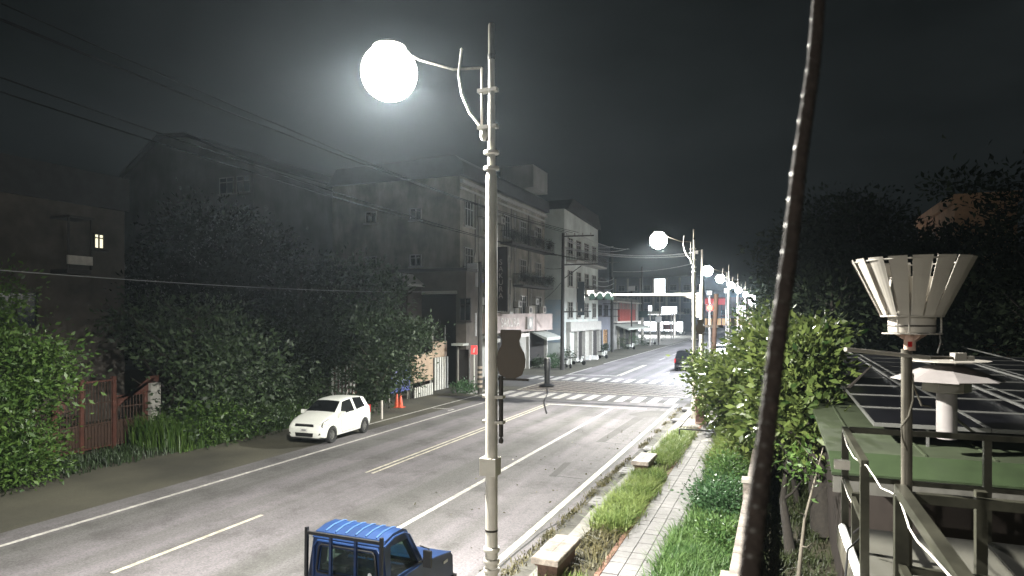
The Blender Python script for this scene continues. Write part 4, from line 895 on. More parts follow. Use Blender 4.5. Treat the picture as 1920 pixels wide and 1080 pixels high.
def screen(mb, rg, i0, i1, k0, k1, a=.07, b=.93, off=.014):
    A = [Vector(rg[i0][k]).lerp(Vector(rg[i1][k]), a) for k in range(k0, k1+1)]; Bq = [Vector(rg[i0][k]).lerp(Vector(rg[i1][k]), b) for k in range(k0, k1+1)]
    A[0] = A[0].lerp(A[1], .35); A[-1] = A[-1].lerp(A[-2], .35); Bq[0] = Bq[0].lerp(Bq[1], .35); Bq[-1] = Bq[-1].lerp(Bq[-2], .35)
    c = len(A)//2; nn = (A[c+1]-A[c]).cross(Bq[c]-A[c]).normalized(); nn = nn if nn.z > 0 else -nn
    for th in (off, off+.004):
        for k in range(len(A)-1): mb.quad(A[k]+nn*th, A[k+1]+nn*th, Bq[k+1]+nn*th, Bq[k]+nn*th)
def wheel(parent, x, y, r, w, side):
    t = MB(); t.lathe([(r*.62,-w/2),(r*.93,-w/2),(r,-w*.36),(r,w*.36),(r*.93,w/2),(r*.62,w/2),(r*.60,w*.3),(r*.60,-w*.3),(r*.62,-w/2)], 26); t.v = [(x+c*side, y+a, r+b) for a, b, c in t.v]
    o = lpart('wheel', t, M['tyre'], parent, True); d = MB(); d.lathe([(r*.6,w*.18),(r*.56,w*.30),(r*.50,w*.2),(r*.16,w*.24),(r*.10,w*.36),(0,w*.36)], 22)
    for k in range(7):
        a = 2*math.pi*k/7; d.bar((r*.1*math.cos(a),r*.1*math.sin(a),w*.33),(r*.55*math.cos(a),r*.55*math.sin(a),w*.30),r*.13,.03)
    d.v = [(x+c*side, y+a, r+b) for a, b, c in d.v]; q = link('rim', d.mesh('rim', M['rim']), o); return o
def hatchback(label, group, paint='white_car', L=3.7, W=.845, Hs=1.0):
    t = thing('parked_car', (0,0,0), label, 'car', group)
    st = [(-1.86,.34,.55,.62,.62,.66,.60),(-1.80,.24,.62,.72,.74,.76,.66),(-1.62,.20,.74,.84,.81,.81,.70),(-1.25,.19,.86,.95,.84,.83,.72),(-.92,.19,.93,1.01,.845,.835,.72),
          (-.84,.19,.95,1.035,.845,.835,.715),(-.22,.19,.97,1.44,.845,.835,.56),(.10,.19,.98,1.49,.845,.835,.56),(.62,.19,1.0,1.505,.845,.835,.56),(1.10,.20,1.03,1.48,.845,.83,.56),(1.50,.24,1.05,1.43,.83,.81,.55),(1.66,.27,1.03,1.12,.80,.79,.66),(1.80,.33,.80,.88,.74,.74,.66),(1.84,.38,.62,.66,.66,.68,.60)]
    mb, rg, n = loft_car(t, st, W, None, None, set(), 0, 0, 0, 0)
    body = lpart('body', mb, M[paint], t, True); body.data.flip_normals() if False else None
    cut = MB()
    for y in (-1.19, 1.20):
        c = MB(); c.lathe([(.345,-1.2),(.345,1.2)], 28); cut.add([(z, y+a, .30+b) for a, b, z in c.v], c.f)
    try: boolean(body, cut)
    except Exception as e: print('bool', e)
    lpart('wheel_well', MB().box(-.70,-1.6,.22,.70,1.6,.66), M['black'], t)
    G = M['glass_dark']
    def P(i, k): return rg[i][k]
    m = n  # ring order: 0..8 right side up to the centre, then down the left
    # windscreen, rear window
    for nm, i0, i1 in (('windscreen',5,6),('rear_window',10,11)):
        s = MB(); screen(s, rg, i0, i1, 5, n-6); lpart(nm, s, G, t)
    for sd, k0, k1 in ((1,4,5),(-1,n-5,n-6)):
        for nm, idx in (('front_window',(5,6,7,8)),('rear_side_window',(8,9,10))):
            s = MB()
            if idx[0] == 5:
                q = [Vector(P(5,k0)).lerp(Vector(P(6,k0)),.25), P(7,k0), Vector(P(7,k0)).lerp(Vector(P(8,k0)),.62), Vector(P(7,k1)).lerp(Vector(P(8,k1)),.62), P(7,k1), P(6,k1)]
            else:
                q = [Vector(P(7,k0)).lerp(Vector(P(8,k0)),.85), P(9,k0), Vector(P(9,k0)).lerp(Vector(P(10,k0)),.5), Vector(P(9,k1)).lerp(Vector(P(10,k1)),.35), P(9,k1), Vector(P(7,k1)).lerp(Vector(P(8,k1)),.85)]
            q = [Vector(v) for v in q]
            if sd < 0: q = q[::-1]
            slab(s, q, .035, .012, .006); lpart(nm, s, G, t)
        mm = MB(); mm.cbox(Vector((sd*.93,-.62,1.02)),(.10,.05,.075)); mr = lpart('wing_mirror', mm, M[paint], t); 
        a = MB(); a.cbox(Vector((sd*.93,-.565,1.02)),(.085,.008,.06)); link('mirror_glass', a.mesh('mirror_glass', M['chrome']), mr)
        kk = (lambda i_, k_: Vector(rg[i_][k_ if sd > 0 else n-1-k_])); hl = MB(); q = [kk(1,4).lerp(kk(1,3),.1), kk(2,3), kk(2,3).lerp(kk(3,3),.75), kk(2,5).lerp(kk(3,5),.85).lerp(kk(2,4).lerp(kk(3,4),.85),.15), kk(2,5), kk(1,5).lerp(kk(1,6),.55)]
        if sd < 0: q = q[::-1]
        slab(hl, q, .02, .012, .008); h_ = lpart('headlight', hl, M['headlamp'], t); c0 = (q[1]+q[4])/2; b_ = MB(); b_.lathe([(.05,0),(.04,.03),(0,.035)],12); b_.v = [(c0.x+a+sd*.012, c0.y-.012+c*-.3, c0.z+b) for a,b,c in b_.v]; link('bulb', b_.mesh('bulb', M['chrome']), h_)
        fl = MB(); fl.lathe([(.06,0),(.06,.03)],12); fl.v = [(sd*.62+a*1.5, -1.845+c, .40+b*.7) for a,b,c in fl.v]; lpart('fog_light', fl, M['black'], t)
        tl = MB(); tl.cbox(Vector((sd*.73,1.70,.93)),(.05,.06,.15)); lpart('tail_light', tl, M['red_lens'], t)
        dh = MB(); dh.cbox(Vector((sd*.855,.35,.86)),(.012,.09,.015)); lpart('door_handle', dh, M[paint], t)
        ds = MB()
        ds.bar((sd*.849,-.55,.32),(sd*.842,-.60,.93),.008); ds.bar((sd*.849,.47,.32),(sd*.838,.50,.96),.008); ds.bar((sd*.849,-.55,.32),(sd*.849,.47,.32),.008); lpart('door_gap', ds, M['black'], t)
    g = MB(); g.prism([(-.42,-1.875,.66),(.42,-1.875,.66),(.40,-1.865,.75),(-.40,-1.865,.75)], (0,.03,0)); lpart('grille', g, M['black'], t)
    g = MB(); g.prism([(-.38,-1.885,.30),(.38,-1.885,.30),(.41,-1.885,.43),(-.41,-1.885,.43)], (0,.05,0)); lpart('air_intake', g, M['black'], t)
    pl = lpart('number_plate', MB().box(-.16,-1.90,.475,.16,-1.885,.60), M['plate'], t); link('plate_mark', MB().box(-.10,-1.905,.51,.10,-1.901,.56).mesh('plate_mark', M['sign_textd']), pl)
    lpart('bumper_lip', MB().prism([(-.66,-1.84,.20),(.66,-1.84,.20),(.78,-1.70,.20),(-.78,-1.70,.20)], (0,0,.05)), M['black'], t)
    for s in (-1, 1):
        lpart('wiper', MB().bar((s*.1-.25,-.80,1.065),(s*.1+.25,-.70,1.14),.015), M['black'], t)
        for y in (-1.19, 1.20): wheel(t, s*.755, y, .305, .19, s)
    lpart('interior', MB().box(-.66,-.5,.6,.66,1.3,.92), M['interior'], t)
    return t
car = hatchback('white three-door hatchback parked on the left shoulder facing the camera', None)
fw, rw = onZ(622,832), onZ(680,814); fl_ = onZ(548,832)
car.location = (-17.03, 22.33, .012); car.rotation_euler.z = math.radians(2.5); car.scale = (1.0,.97,1.06)
# --- dark SUV seen from behind, two white cars ahead of it
def boxy(label, group, paint, W=.9, L=4.3, H=1.85, tail=1):
    t = thing('suv' if paint == 'black_car' else 'parked_car', (0,0,0), label, 'car', group); h = L/2
    st = [(-h,.36,.66,.74,W*.82,W*.86,W*.78),(-h+.12,.26,.78,.90,W*.94,W*.94,W*.84),(-h+.95,.24,.95,1.05,W,W*.99,W*.86),(-h+1.1,.24,.97,1.08,W,W*.99,W*.85),(-h+1.75,.24,1.0,H-.1,W,W*.99,W*.74),(-h+2.1,.24,1.0,H-.02,W,W*.99,W*.74),(h-.9,.25,1.03,H,W,W*.98,W*.73),(h-.25,.27,1.04,H-.05,W*.99,W*.97,W*.71),(h-.04,.34,1.03,1.12,W*.95,W*.94,W*.88),(h,.42,.74,.84,W*.9,W*.9,W*.84)]
    mb, rg, n = loft_car(t, st, W, None, None, set(), 0,0,0,0); body = lpart('body', mb, M[paint], t, True)
    G = M['glass_dark']
    for nm, i0, i1 in (('windscreen',3,4),('rear_window',7,8)):
        s = MB(); screen(s, rg, i0, i1, 5, n-6); lpart(nm, s, G, t)
    for k0, k1 in ((4,5),(n-5,n-6)):
        for a, b in ((4,6),(6,7)):
            s = MB(); q = [Vector(v) for v in (rg[a][k0], rg[b][k0], rg[b][k1], rg[a][k1])]; slab(s, q, .05, .012, .006); lpart('side_window', s, G, t)
    for s in (-1,1):
        tl = MB(); tl.cbox(Vector((s*W*.88,h-.05,.92)),(.07,.05,.2)); lpart('tail_light', tl, M['red_lens'], t); mm = MB(); mm.cbox(Vector((s*(W+.1),-h+1.45,1.12)),(.11,.05,.09)); lpart('wing_mirror', mm, M[paint], t)
        for y in (-h+.85,h-.85): wheel(t, s*(W-.09), y, .34, .22, s)
    lpart('number_plate', MB().box(-.17,h+.001,.72,.17,h+.02,.88), M['plate'], t); lpart('rear_bumper', MB().box(-W*.86,h-.05,.36,W*.86,h+.06,.60), M['black' if paint == 'black_car' else paint], t)
    lpart('bumper_reflector', MB().box(-W*.5,h+.061,.42,W*.5,h+.07,.50), M['steel'], t)
    return t
suv = boxy('black boxy SUV seen from behind, stopped beyond the crossing', None, 'black_car', .88, 4.0, 1.85)
s0 = onZ(1281,697); suv.location = (s0.x+.05, s0.y+2.1, .012); suv.rotation_euler.z = math.pi
for k, (px, py, lb) in enumerate(((1352,672,'white car ahead of the black SUV, nearer of the two half hidden by leaves'),(1366,660,'farther white car half hidden behind the near white one'))):
    w = boxy(lb, 'white cars waiting beyond the crossing', 'white_car', .86, 4.2, 1.5); q = onZ(px, py); w.location = (q.x, q.y+2, .012)
# --- blue pickup truck
def pickup():
    t = thing('pickup_truck', (0,0,0), 'small blue pickup truck with a rack behind its ribbed cab roof', 'truck'); B = M['blue_truck']; W = .70
    # local y forward = +y ; cab from y=0 (rear wall) to .95 (windscreen foot), bonnet to 1.95
    cab = MB(); prof = [(0.0,.55),(0.0,1.05),(.03,1.62),(.08,1.70),(.30,1.745),(.55,1.74),(.66,1.70),(1.02,1.12),(1.08,1.05),(1.08,.55)]
    def shell(mb, pr, w0, w1):       # profile extruded across with tumblehome above the belt
        n = len(pr); vs = []
        for s in (-1,1):
            for y, z in pr: w = w0 if z < 1.1 else w0+(w1-w0)*min(1,(z-1.05)/.6); vs.append((s*w, y, z))
        mb.add(vs, [tuple(range(n)), tuple(range(n,2*n))[::-1]]+[(i+1 if i+1 < n else 0, i, n+i, n+(i+1) % n) for i in range(n)])
    shell(cab, prof, W, .62)
    cabo = lpart('cab', cab, B, t); 
    cut = MB()   # door windows through the cab, rear window and windscreen openings
    cut.prism([(-1,.16,1.10),(-1,.92,1.10),(-1,.66,1.56),(-1,.20,1.58)], (2,0,0))
    cut.prism([(-.50,-.2,1.14),(.50,-.2,1.14),(.47,-.2,1.50),(-.47,-.2,1.50)], (0,.6,0))
    cut.prism([(-.56,1.4,1.17),(.56,1.4,1.17),(.50,1.4,1.62),(-.50,1.4,1.62)], (0,-.8,0)); cut.box(-.58,.06,.7,.58,.98,1.14)
    inner = MB(); shell(inner, [(.05,.7),(.05,1.05),(.08,1.6),(.12,1.655),(.32,1.70),(.55,1.695),(.63,1.66),(.95,1.14),(.98,.7)], W-.05, .57)
    c1 = MB(); c1.prism([(-1,.16,1.10),(-1,.92,1.10),(-1,.66,1.56),(-1,.20,1.58)], (2,0,0)); c2 = MB(); c2.prism([(-.50,-.2,1.14),(.50,-.2,1.14),(.47,-.2,1.50),(-.47,-.2,1.50)], (0,.5,0)); c3 = MB(); c3.prism([(-.56,1.4,1.17),(.56,1.4,1.17),(.50,1.4,1.62),(-.50,1.4,1.62)], (0,-.85,0))
    try:
        for c_ in (inner, c1, c2, c3): boolean(cabo, c_)
    except Exception as e: print('bool', e)
    lpart('door_glass', MB().prism([(.655,.16,1.10),(.655,.92,1.10),(.60,.66,1.56),(.60,.20,1.58)], (.004,0,0)), M['clear_glass'], t)
    lpart('door_glass', MB().prism([(-.655,.16,1.10),(-.655,.92,1.10),(-.60,.66,1.56),(-.60,.20,1.58)], (-.004,0,0)), M['clear_glass'], t)
    lpart('rear_window', MB().prism([(-.50,.012,1.14),(.50,.012,1.14),(.47,.03,1.50),(-.47,.03,1.50)], (0,.005,0)), M['clear_glass'], t)
    lpart('windscreen', MB().prism([(-.56,1.0,1.16),(.56,1.0,1.16),(.50,.70,1.63),(-.50,.70,1.63)], (0,.005,.002)), M['clear_glass'], t)
    r = MB(); tub = [(-.52,-.012,1.12),(.52,-.012,1.12),(.54,-.012,1.16),(.49,-.006,1.50),(.45,-.006,1.54),(-.45,-.006,1.54),(-.49,-.006,1.50),(-.54,-.012,1.16),(-.52,-.012,1.12)]
    r.tube(tub, .016, 6); lpart('window_seal', r, M['black'], t, True)
    r = MB(); tb = [(-.60,-.0,1.04),(-.59,.0,1.50),(-.53,.01,1.585),(.53,.01,1.585),(.59,.0,1.50),(.60,-.0,1.04)]; r.tube(tb, .02, 6); lpart('cab_edge_rib', r, B, t, True)
    for i in range(6):
        y = 0; x = -.45+i*.18; lpart('roof_rib', MB().tube([(x,.10,1.715),(x,.30,1.752),(x,.54,1.748),(x,.62,1.725)], .011, 6), M['blue_rib'], t, True)
    lpart('gutter_rail', MB().tube([(.63,.03,1.62),(.63,.3,1.69),(.635,.56,1.68),(.66,.68,1.62),(.70,1.04,1.08)], .016, 6), B, t, True); lpart('gutter_rail', MB().tube([(-.63,.03,1.62),(-.63,.3,1.69),(-.635,.56,1.68),(-.66,.68,1.62),(-.70,1.04,1.08)], .016, 6), B, t, True)
    bn = MB(); bn.prism([(-W,1.081,.5),(-W,1.081,1.05),(-W,1.5,1.0),(-W,1.98,.92),(-W,2.06,.84),(-W,2.08,.5)], (2*W,0,0)); lpart('bonnet', bn, B, t); lpart('bonnet_edge', MB().tube([(W,1.09,1.055),(W,1.5,1.005),(W,1.98,.925),(W-.1,2.04,.89),(-W+.1,2.04,.89),(-W,1.98,.925),(-W,1.09,1.055)], .013, 6), B, t, True)
    for s in (-1,1):
        lpart('headlight', MB().cyl((s*.52,2.07,.72),(s*.52,2.11,.72),.10,n=14), M['lens'], t); lpart('side_marker', MB().box(s*W,1.72,.80,s*(W+.012),1.86,.84), M['plate'], t)
        m = MB().tube([(s*.68,.92,1.1),(s*.82,.98,1.16),(s*.84,.98,1.32),(s*.72,.90,1.38)], .012, 6); o = lpart('mirror_arm', m, M['black'], t, True); link('mirror', MB().box(s*.76,.93,1.04,s*.90,.97,1.30).mesh('mirror', M['black']), o)
        lpart('door', MB().box(s*W,.10,.55,s*(W+.008),1.0,1.06), B, t); lpart('door_handle', MB().box(s*(W+.009),.16,.92,s*(W+.03),.30,.95), M['black'], t)
        for y in (1.45,-1.15): wheel(t, s*.62, y, .27, .16, s)
    lpart('front_bumper', MB().box(-.72,2.085,.32,.72,2.18,.48), M['black'], t)
    # rack behind the cab
    rk = MB()
    for x in (-.66,.66): rk.bar((x,-.10,.6),(x,-.08,1.80),.045)
    rk.bar((-.66,-.08,1.72),(.66,-.08,1.72),.045); lpart('rack_frame', rk, M['black'], t)
    for x in (-.22,.22): lpart('rack_bar', MB().bar((x,-.10,.6),(x,-.08,1.70),.04), M['blue_truck'], t)
    for z in (.98,.90,.82): lpart('vent_slot', MB().box(-.45,-.014,z,.45,-.001,z+.02), M['black'], t)
    bed = MB().box(-.70,-2.1,.50,.70,-.14,.56).box(-.70,-2.1,.56,-.66,-.14,.86).box(.66,-2.1,.56,.70,-.14,.86).box(-.66,-2.1,.56,.66,-2.06,.86).box(-.66,-.18,.56,.66,-.14,.86); lpart('cargo_bed', bed, B, t)
    lpart('chassis', MB().box(-.45,-2.0,.32,.45,1.9,.49), M['black'], t)
    st = MB(); c = Vector((-.30,.66,1.08)); st.tube([c+Vector((.19*math.cos(a),.06*math.sin(a),.18*math.sin(a))) for a in [2*math.pi*k/16 for k in range(17)]], .014, 6); lpart('steering_wheel', st, M['black'], t, True)
    for x in (-.30,.30):
        lpart('seat', MB().box(x-.24,.12,.70,x+.24,.55,.84).box(x-.23,.07,.84,x+.23,.17,1.22), M['interior'], t)
    lpart('dashboard', MB().box(-.56,.80,.85,.56,.96,1.10), M['foam_white'], t, label='pale sheet on the dashboard')
    lpart('sticker', MB().cyl((.40,.008,1.19),(.40,.004,1.19),.035,n=12), M['plate'], t)
    return t
tr = pickup(); tr.location = (-5.93, 8.12, .012)
# --- scooters
def scooter(label, body='white_car', grp='scooters outside the shops'):
    t = thing('scooter', (0,0,0), label, 'scooter', grp)
    for y in (-.6,.6): wheel(t, 0, y, .23, .10, 1)
    lpart('floorboard', MB().prism([(-.15,-.35,.25),(-.15,.2,.22),(-.15,.2,.34),(-.15,-.35,.36)], (.3,0,0)), M['black'], t)
    lpart('rear_body', MB().prism([(-.14,.1,.32),(-.14,.9,.42),(-.14,.95,.66),(-.14,.15,.72)], (.28,0,0)), M[body], t); lpart('seat', MB().prism([(-.13,.1,.721),(-.13,.9,.68),(-.13,.86,.78),(-.13,.15,.82)], (.26,0,0)), M['black'], t)
    lpart('leg_shield', MB().prism([(-.2,-.36,.30),(-.2,-.30,.30),(-.2,-.44,.92),(-.2,-.52,.92)], (.4,0,0)), M[body], t); lpart('handlebar', MB().bar((-.32,-.44,1.0),(.32,-.44,1.0),.03).bar((0,-.6,.25),(0,-.44,1.0),.06), M['black'], t)
    lpart('headlight', MB().cyl((0,-.5,.93),(0,-.58,.91),.09,n=12), M['lens'], t)
    for s in (-1,1): lpart('mirror', MB().bar((s*.26,-.44,1.0),(s*.32,-.46,1.2),.015).cyl((s*.32,-.46,1.2),(s*.32,-.45,1.24),.05,n=8), M['black'], t)
    return t
sc = scooter('white scooter parked at the kerb in front of the lit shop window'); q = onZ(1131,672); sc.location = (q.x,q.y,0); sc.rotation_euler.z = .9
for px, py, rz, lb in ((1085,684,1.3,'dark scooter by the utility pole foot'),(1066,690,.6,'scooter nearest the dark bollard among the plants'),(1222,646,1.2,'scooter beside the white-wrapped utility pole'),(1280,628,1.6,'small scooter alone on the bright pavement far away'),(1183,655,1.0,'scooter under the long pale awning')):
    q = onZ(px, py); copy_tree(sc, (q.x,q.y,0), rz, lb)
# --- kerbside stones / planters at left shops
for k,(px,py) in enumerate(((1083,673),(1099,673),(1113,672))):
    q = onZ(px,py+2); solo('kerb_block', MB().box(q.x-.5,q.y-.2,0,q.x+.5,q.y+.2,.42).box(q.x-.42,q.y-.13,.421,q.x+.42,q.y+.13,.46), M['foam_white'], (q.x,q.y,0), ['left','middle','right'][k]+' white block of three in front of the round hedge', 'block', 'white blocks in front of the hedge')
pr_ = random.Random(9)
PL = [(1096,668,1.5,1.1,'round dark clipped bush by the white blocks'),(1118,668,1.1,1.0,'smaller round bush right of the clipped one'),(1007,690,1.0,.9,'potted shrub outside the left shop by the vase board'),(1036,690,1.3,.9,'leafy shrub behind the dark bollard'),(1063,684,1.6,1.0,'bushy pot plant at the utility pole foot'),(1168,656,2.4,1.3,'tall leafy potted tree under the awning start'),(1188,652,2.6,1.3,'bright green potted tree beneath the pale awning'),(1206,650,1.8,1.1,'shrub right of the bright green potted tree'),(1240,640,3.2,1.6,'dark bush before the glowing wide sign'),(870,738,.7,1.4,'low weeds before the annex doorway'),(1135,664,1.6,1.1,'plant left of the warm lit window')]
for k,(px,py,h,w,lb) in enumerate(PL):
    q = onZ(px,py); o = foliage('shrub', (q.x,q.y,h*.5), (w*.6,w*.6,h*.5), 26, 30, .2, .15, M['lf_left' if k%3 else 'lf_weed2'], 40+k, off=(q.x,q.y,0)); o.location = (q.x,q.y,0); tag(o, lb, 'plant', 'shrubs along the left pavement')
# ------------------------------------------------------------------ benches, covers, wall
def bench(x, y, label):
    t = thing('stone_bench', (0,0,0), label, 'bench', 'stone benches on the verge')
    lpart('seat', MB().box(-.26,-.70,.36,.26,.70,.46), M['granite'], t); lpart('pedestal', MB().box(-.19,-.55,0,.19,.55,.30), M['granite_dark'], t); lpart('under_slab', MB().box(-.22,-.62,.301,.22,.62,.358), M['granite_dark'], t)
    for i in range(3):
        for j in range(2): link('seat_block', MB().box(-.25+j*.253,-.69+i*.462,.461,-.003+j*.253,-.235+i*.462,.472).mesh('seat_block', M['granite']), t.children[0])
    t.location = (x, y, .10); t.rotation_euler.z = math.radians(-1); return t
q = onZ(1094,1040,.10); bench(-3.93, 12.0, 'nearest stone slab bench on the verge, beside the lamp-side grass')
bench(-3.88, 20.6, 'farther stone slab bench between the two strips of tall grass')
def cover(px, py, label, lx=.30, ly=.34):
    q = onZ(px, py, .11); t = thing('drain_cover', (0,0,0), label, 'drain cover', 'concrete drain covers along the kerb')
    lpart('slab', MB().box(-lx,-ly,0,lx,ly,.05), M['tile'], t)
    for s in (-1,1):
        for u in (-1,1): lpart('slot', MB().box(s*lx*.5-.07,u*ly*.45-.015,.0501,s*lx*.5+.07,u*ly*.45+.015,.056), M['tar'], t)
    t.location = (q.x, q.y, .12)
for px, py, lb in ((1047,1028,'drain cover beside the near stone bench'),(1130,943,'drain cover at the left edge of the long grass strip'),(1182,885,'drain cover just left of the far stone bench'),(1223,843,'drain cover left of the upper grass strip'),(1273,789,'drain cover at the foot of the second lamp'),(1290,768,'farthest drain cover, nearest the crossing')): cover(px, py, lb)
wx = -.62
wl_ = thing('boundary_wall', (wx, 9, 0), 'low granite boundary wall with capped posts between weeds and yard', 'wall')
py0 = onZ(1373,1045,1.2)
ys_ = [10.1, 16.3, 22.5, 28.7]
for i, y in enumerate(ys_):
    p_ = part('post', MB().box(wx-.15,y-.15,0,wx+.15,y+.15,1.12), M['granite'], wl_); link('cap', MB().box(wx-.18,y-.18,1.121,wx+.18,y+.18,1.20).mesh('cap', M['white_metal' if i == 1 else 'granite'], base(p_)), p_)
for a, b in [(y+.15, y2-.15) for y, y2 in zip([4.0]+ys_, ys_)]:
    part('panel', MB().box(wx-.05,a,0,wx+.05,b,.62), M['granite_dark'], wl_)
    n = 4; L = (b-a)/n
    for k in range(n):
        part('coping', MB().box(wx-.10,a+k*L+.01,.90,wx+.10,a+(k+1)*L-.01,.99), M['granite'], wl_)
        if k: part('pillar', MB().box(wx-.08,a+k*L-.09,.621,wx+.08,a+k*L+.09,.899), M['granite'], wl_)
        for u in (.25,.5,.75): part('baluster', MB().cyl((wx,a+(k+u)*L,.621),(wx,a+(k+u)*L,.899),.04,n=8), M['granite'], wl_, True)
solo('rail', MB().bar((-3.6,26.35,.55),(-2.3,26.35,.55),.05).bar((-3.6,26.35,.1),(-3.6,26.35,.55),.05).bar((-2.3,26.35,.1),(-2.3,26.35,.55),.05), M['black'], (-3,26.35,.1), 'low black rail across the tiled path near the second lamp', 'rail')
cb = thing('control_cabinet', (-3.25,30.5,.1), 'small rust-coloured cabinet half hidden by leaves at the second lamp', 'cabinet'); part('box', MB().box(-3.45,30.3,.15,-3.0,30.7,1.35), M['rust_pink'], cb); part('door', MB().box(-3.42,30.28,.25,-3.03,30.299,1.3), M['granite_dark'], cb)
# ------------------------------------------------------------------ vegetation on the right
def wp(px, py, d): p = atD(px, py, d); return (p.x, p.y, p.z)
tree('leafy_tree', (1.0,16.4,0), [(wp(1490,700,17.5),(1.0,1.6,1.1)),(wp(1500,790,16.5),(.8,1.4,.75)),(wp(1470,660,20),(1.1,1.6,.9)),(wp(1520,650,19),(.7,1.2,.75)),(wp(1470,760,18),(.9,1.4,.9))], 'broad-leaved tree with thick dark forked trunk in front of the solar roof', 'lf_right', r0=.27, nl=7, size=.22, seed=5, spread=1.5, cr=.28, per=34, dens=.75, top=wp(1505,720,17))
tree('leafy_tree', (-.1,21.5,0), [(wp(1425,720,22),(1.3,2.0,1.5)),(wp(1440,800,21),(1.0,1.8,1.1)),(wp(1432,650,25),(.9,1.6,1.0)),(wp(1385,700,24),(.9,1.5,.7))], 'bright leafy shrub tree right of the tiled path end', 'lf_right', r0=.10, nl=8, size=.22, seed=8, spread=1.3, cr=.28, per=34, dens=.75)
tree('leafy_tree', (-1.6,27.5,0), [(wp(1345,722,28),(1.1,1.7,1.15)),(wp(1385,770,27),(1.2,1.8,1.2)),(wp(1316,678,29.5),(.45,.7,.5))], 'leafy shrub tree overhanging the second lamp pole', 'lf_right', r0=.08, nl=8, size=.22, seed=11, spread=1.2, cr=.28, per=34, dens=.75)
tree('leafy_tree', (-1.0,38,0), [(wp(1420,610,40),(1.3,2,1.7)),(wp(1450,640,38),(1.3,2,1.6))], 'narrow shrub in front of the dark green box sign', 'lf_right', r0=.08, nl=6, size=.2, seed=12, spread=1.2, cr=.4, per=22, dens=.8)
tree('bare_sapling', (.3,13.0,0), [((.45,13.2,2.3),(.35,.5,.3))], 'thin pale curved sapling stem between the wall and the thick trunk', 'lf_leftnear', bark='bark_pale', r0=.035, nl=3, size=.12, seed=3, spread=.5, cr=.2, per=10, top=(.75,13.2,2.6))
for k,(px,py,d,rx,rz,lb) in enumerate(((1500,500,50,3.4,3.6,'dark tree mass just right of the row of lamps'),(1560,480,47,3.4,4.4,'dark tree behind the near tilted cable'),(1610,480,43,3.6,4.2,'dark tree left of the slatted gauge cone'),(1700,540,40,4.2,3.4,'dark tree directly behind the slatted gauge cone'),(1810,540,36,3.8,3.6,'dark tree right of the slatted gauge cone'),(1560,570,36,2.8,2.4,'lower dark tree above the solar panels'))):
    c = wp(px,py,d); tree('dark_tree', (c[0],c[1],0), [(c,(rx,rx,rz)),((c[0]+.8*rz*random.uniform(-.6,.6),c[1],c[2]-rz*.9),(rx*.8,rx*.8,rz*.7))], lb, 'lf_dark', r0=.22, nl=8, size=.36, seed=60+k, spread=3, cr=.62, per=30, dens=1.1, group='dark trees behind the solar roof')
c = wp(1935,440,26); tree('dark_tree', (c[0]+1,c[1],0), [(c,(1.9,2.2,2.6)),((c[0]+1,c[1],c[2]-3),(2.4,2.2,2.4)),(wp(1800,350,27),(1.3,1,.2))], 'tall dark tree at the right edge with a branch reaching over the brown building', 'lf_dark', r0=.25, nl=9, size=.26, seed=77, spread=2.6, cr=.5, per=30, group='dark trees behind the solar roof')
# ------------------------------------------------------------------ vegetation on the left
tree('leafy_tree', (-21.9,10.5,0), [(wp(-50,700,19.5),(1.9,2.3,2.5)),(wp(30,700,19),(.9,1.4,1.1)),(wp(0,810,18.5),(1.1,1.5,1.0)),(wp(-30,560,20),(1.0,1.2,1.2)),(wp(85,655,19),(.55,.8,.26)),(wp(80,720,19),(.6,.8,.3))], 'bright green tree at the left edge in front of the rusty gate', 'lf_leftnear', r0=.16, nl=9, size=.16, seed=21, spread=2.0, cr=.34, per=34)
LT = [((-24.5,20.5,0),[(wp(375,650,27),(2.2,2.2,1.8)),(wp(440,690,26.5),(1.9,2,1.7)),(wp(275,600,29),(1.5,1.6,1.2)),(wp(390,770,26),(1.6,1.5,1.2))],'broad dark bushy tree between the rusty gate and the white car',.20),
      ((-28.5,31,0),[(wp(400,460,36),(2.9,3,2.2)),(wp(300,540,35),(2.2,2.4,1.9)),(wp(480,500,37),(2.4,2.6,2.0)),(wp(225,620,34),(1.7,1.8,1.5)),(wp(390,560,35),(2.4,2.4,1.7))],'tall dark tree rising in front of the gabled building',.26),
      ((-25.5,32,0),[(wp(565,620,33),(2.2,2.2,2.0)),(wp(530,710,31),(2.2,2,1.7)),(wp(600,550,36),(2.1,2.1,1.8))],'dark tree behind the white car',.22),
      ((-26,39,0),[(wp(680,560,38),(2.6,2.4,2.4)),(wp(640,640,36),(2.6,2,2.2))],'dark tree in front of the beige block side wall',.24)]
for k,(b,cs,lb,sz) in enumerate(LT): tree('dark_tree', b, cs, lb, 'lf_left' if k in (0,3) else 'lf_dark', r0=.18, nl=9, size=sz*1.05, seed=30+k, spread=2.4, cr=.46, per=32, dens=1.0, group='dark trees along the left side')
tree('leafy_tree', (-19.3,28.6,0), [(wp(735,640,33.6),(1.9,1.8,1.1)),(wp(775,625,34),(1.2,1.2,.7)),(wp(700,690,33),(1.7,1.6,1.1)),(wp(745,700,33.5),(1.3,1.2,.8)),(wp(700,740,33),(.7,.8,.7))], 'drooping tree with pale trunk beside the orange cones', 'lf_left', bark='bark_pale', r0=.13, nl=9, size=.2, seed=41, spread=1.6, cr=.36, per=30, top=wp(720,660,33))
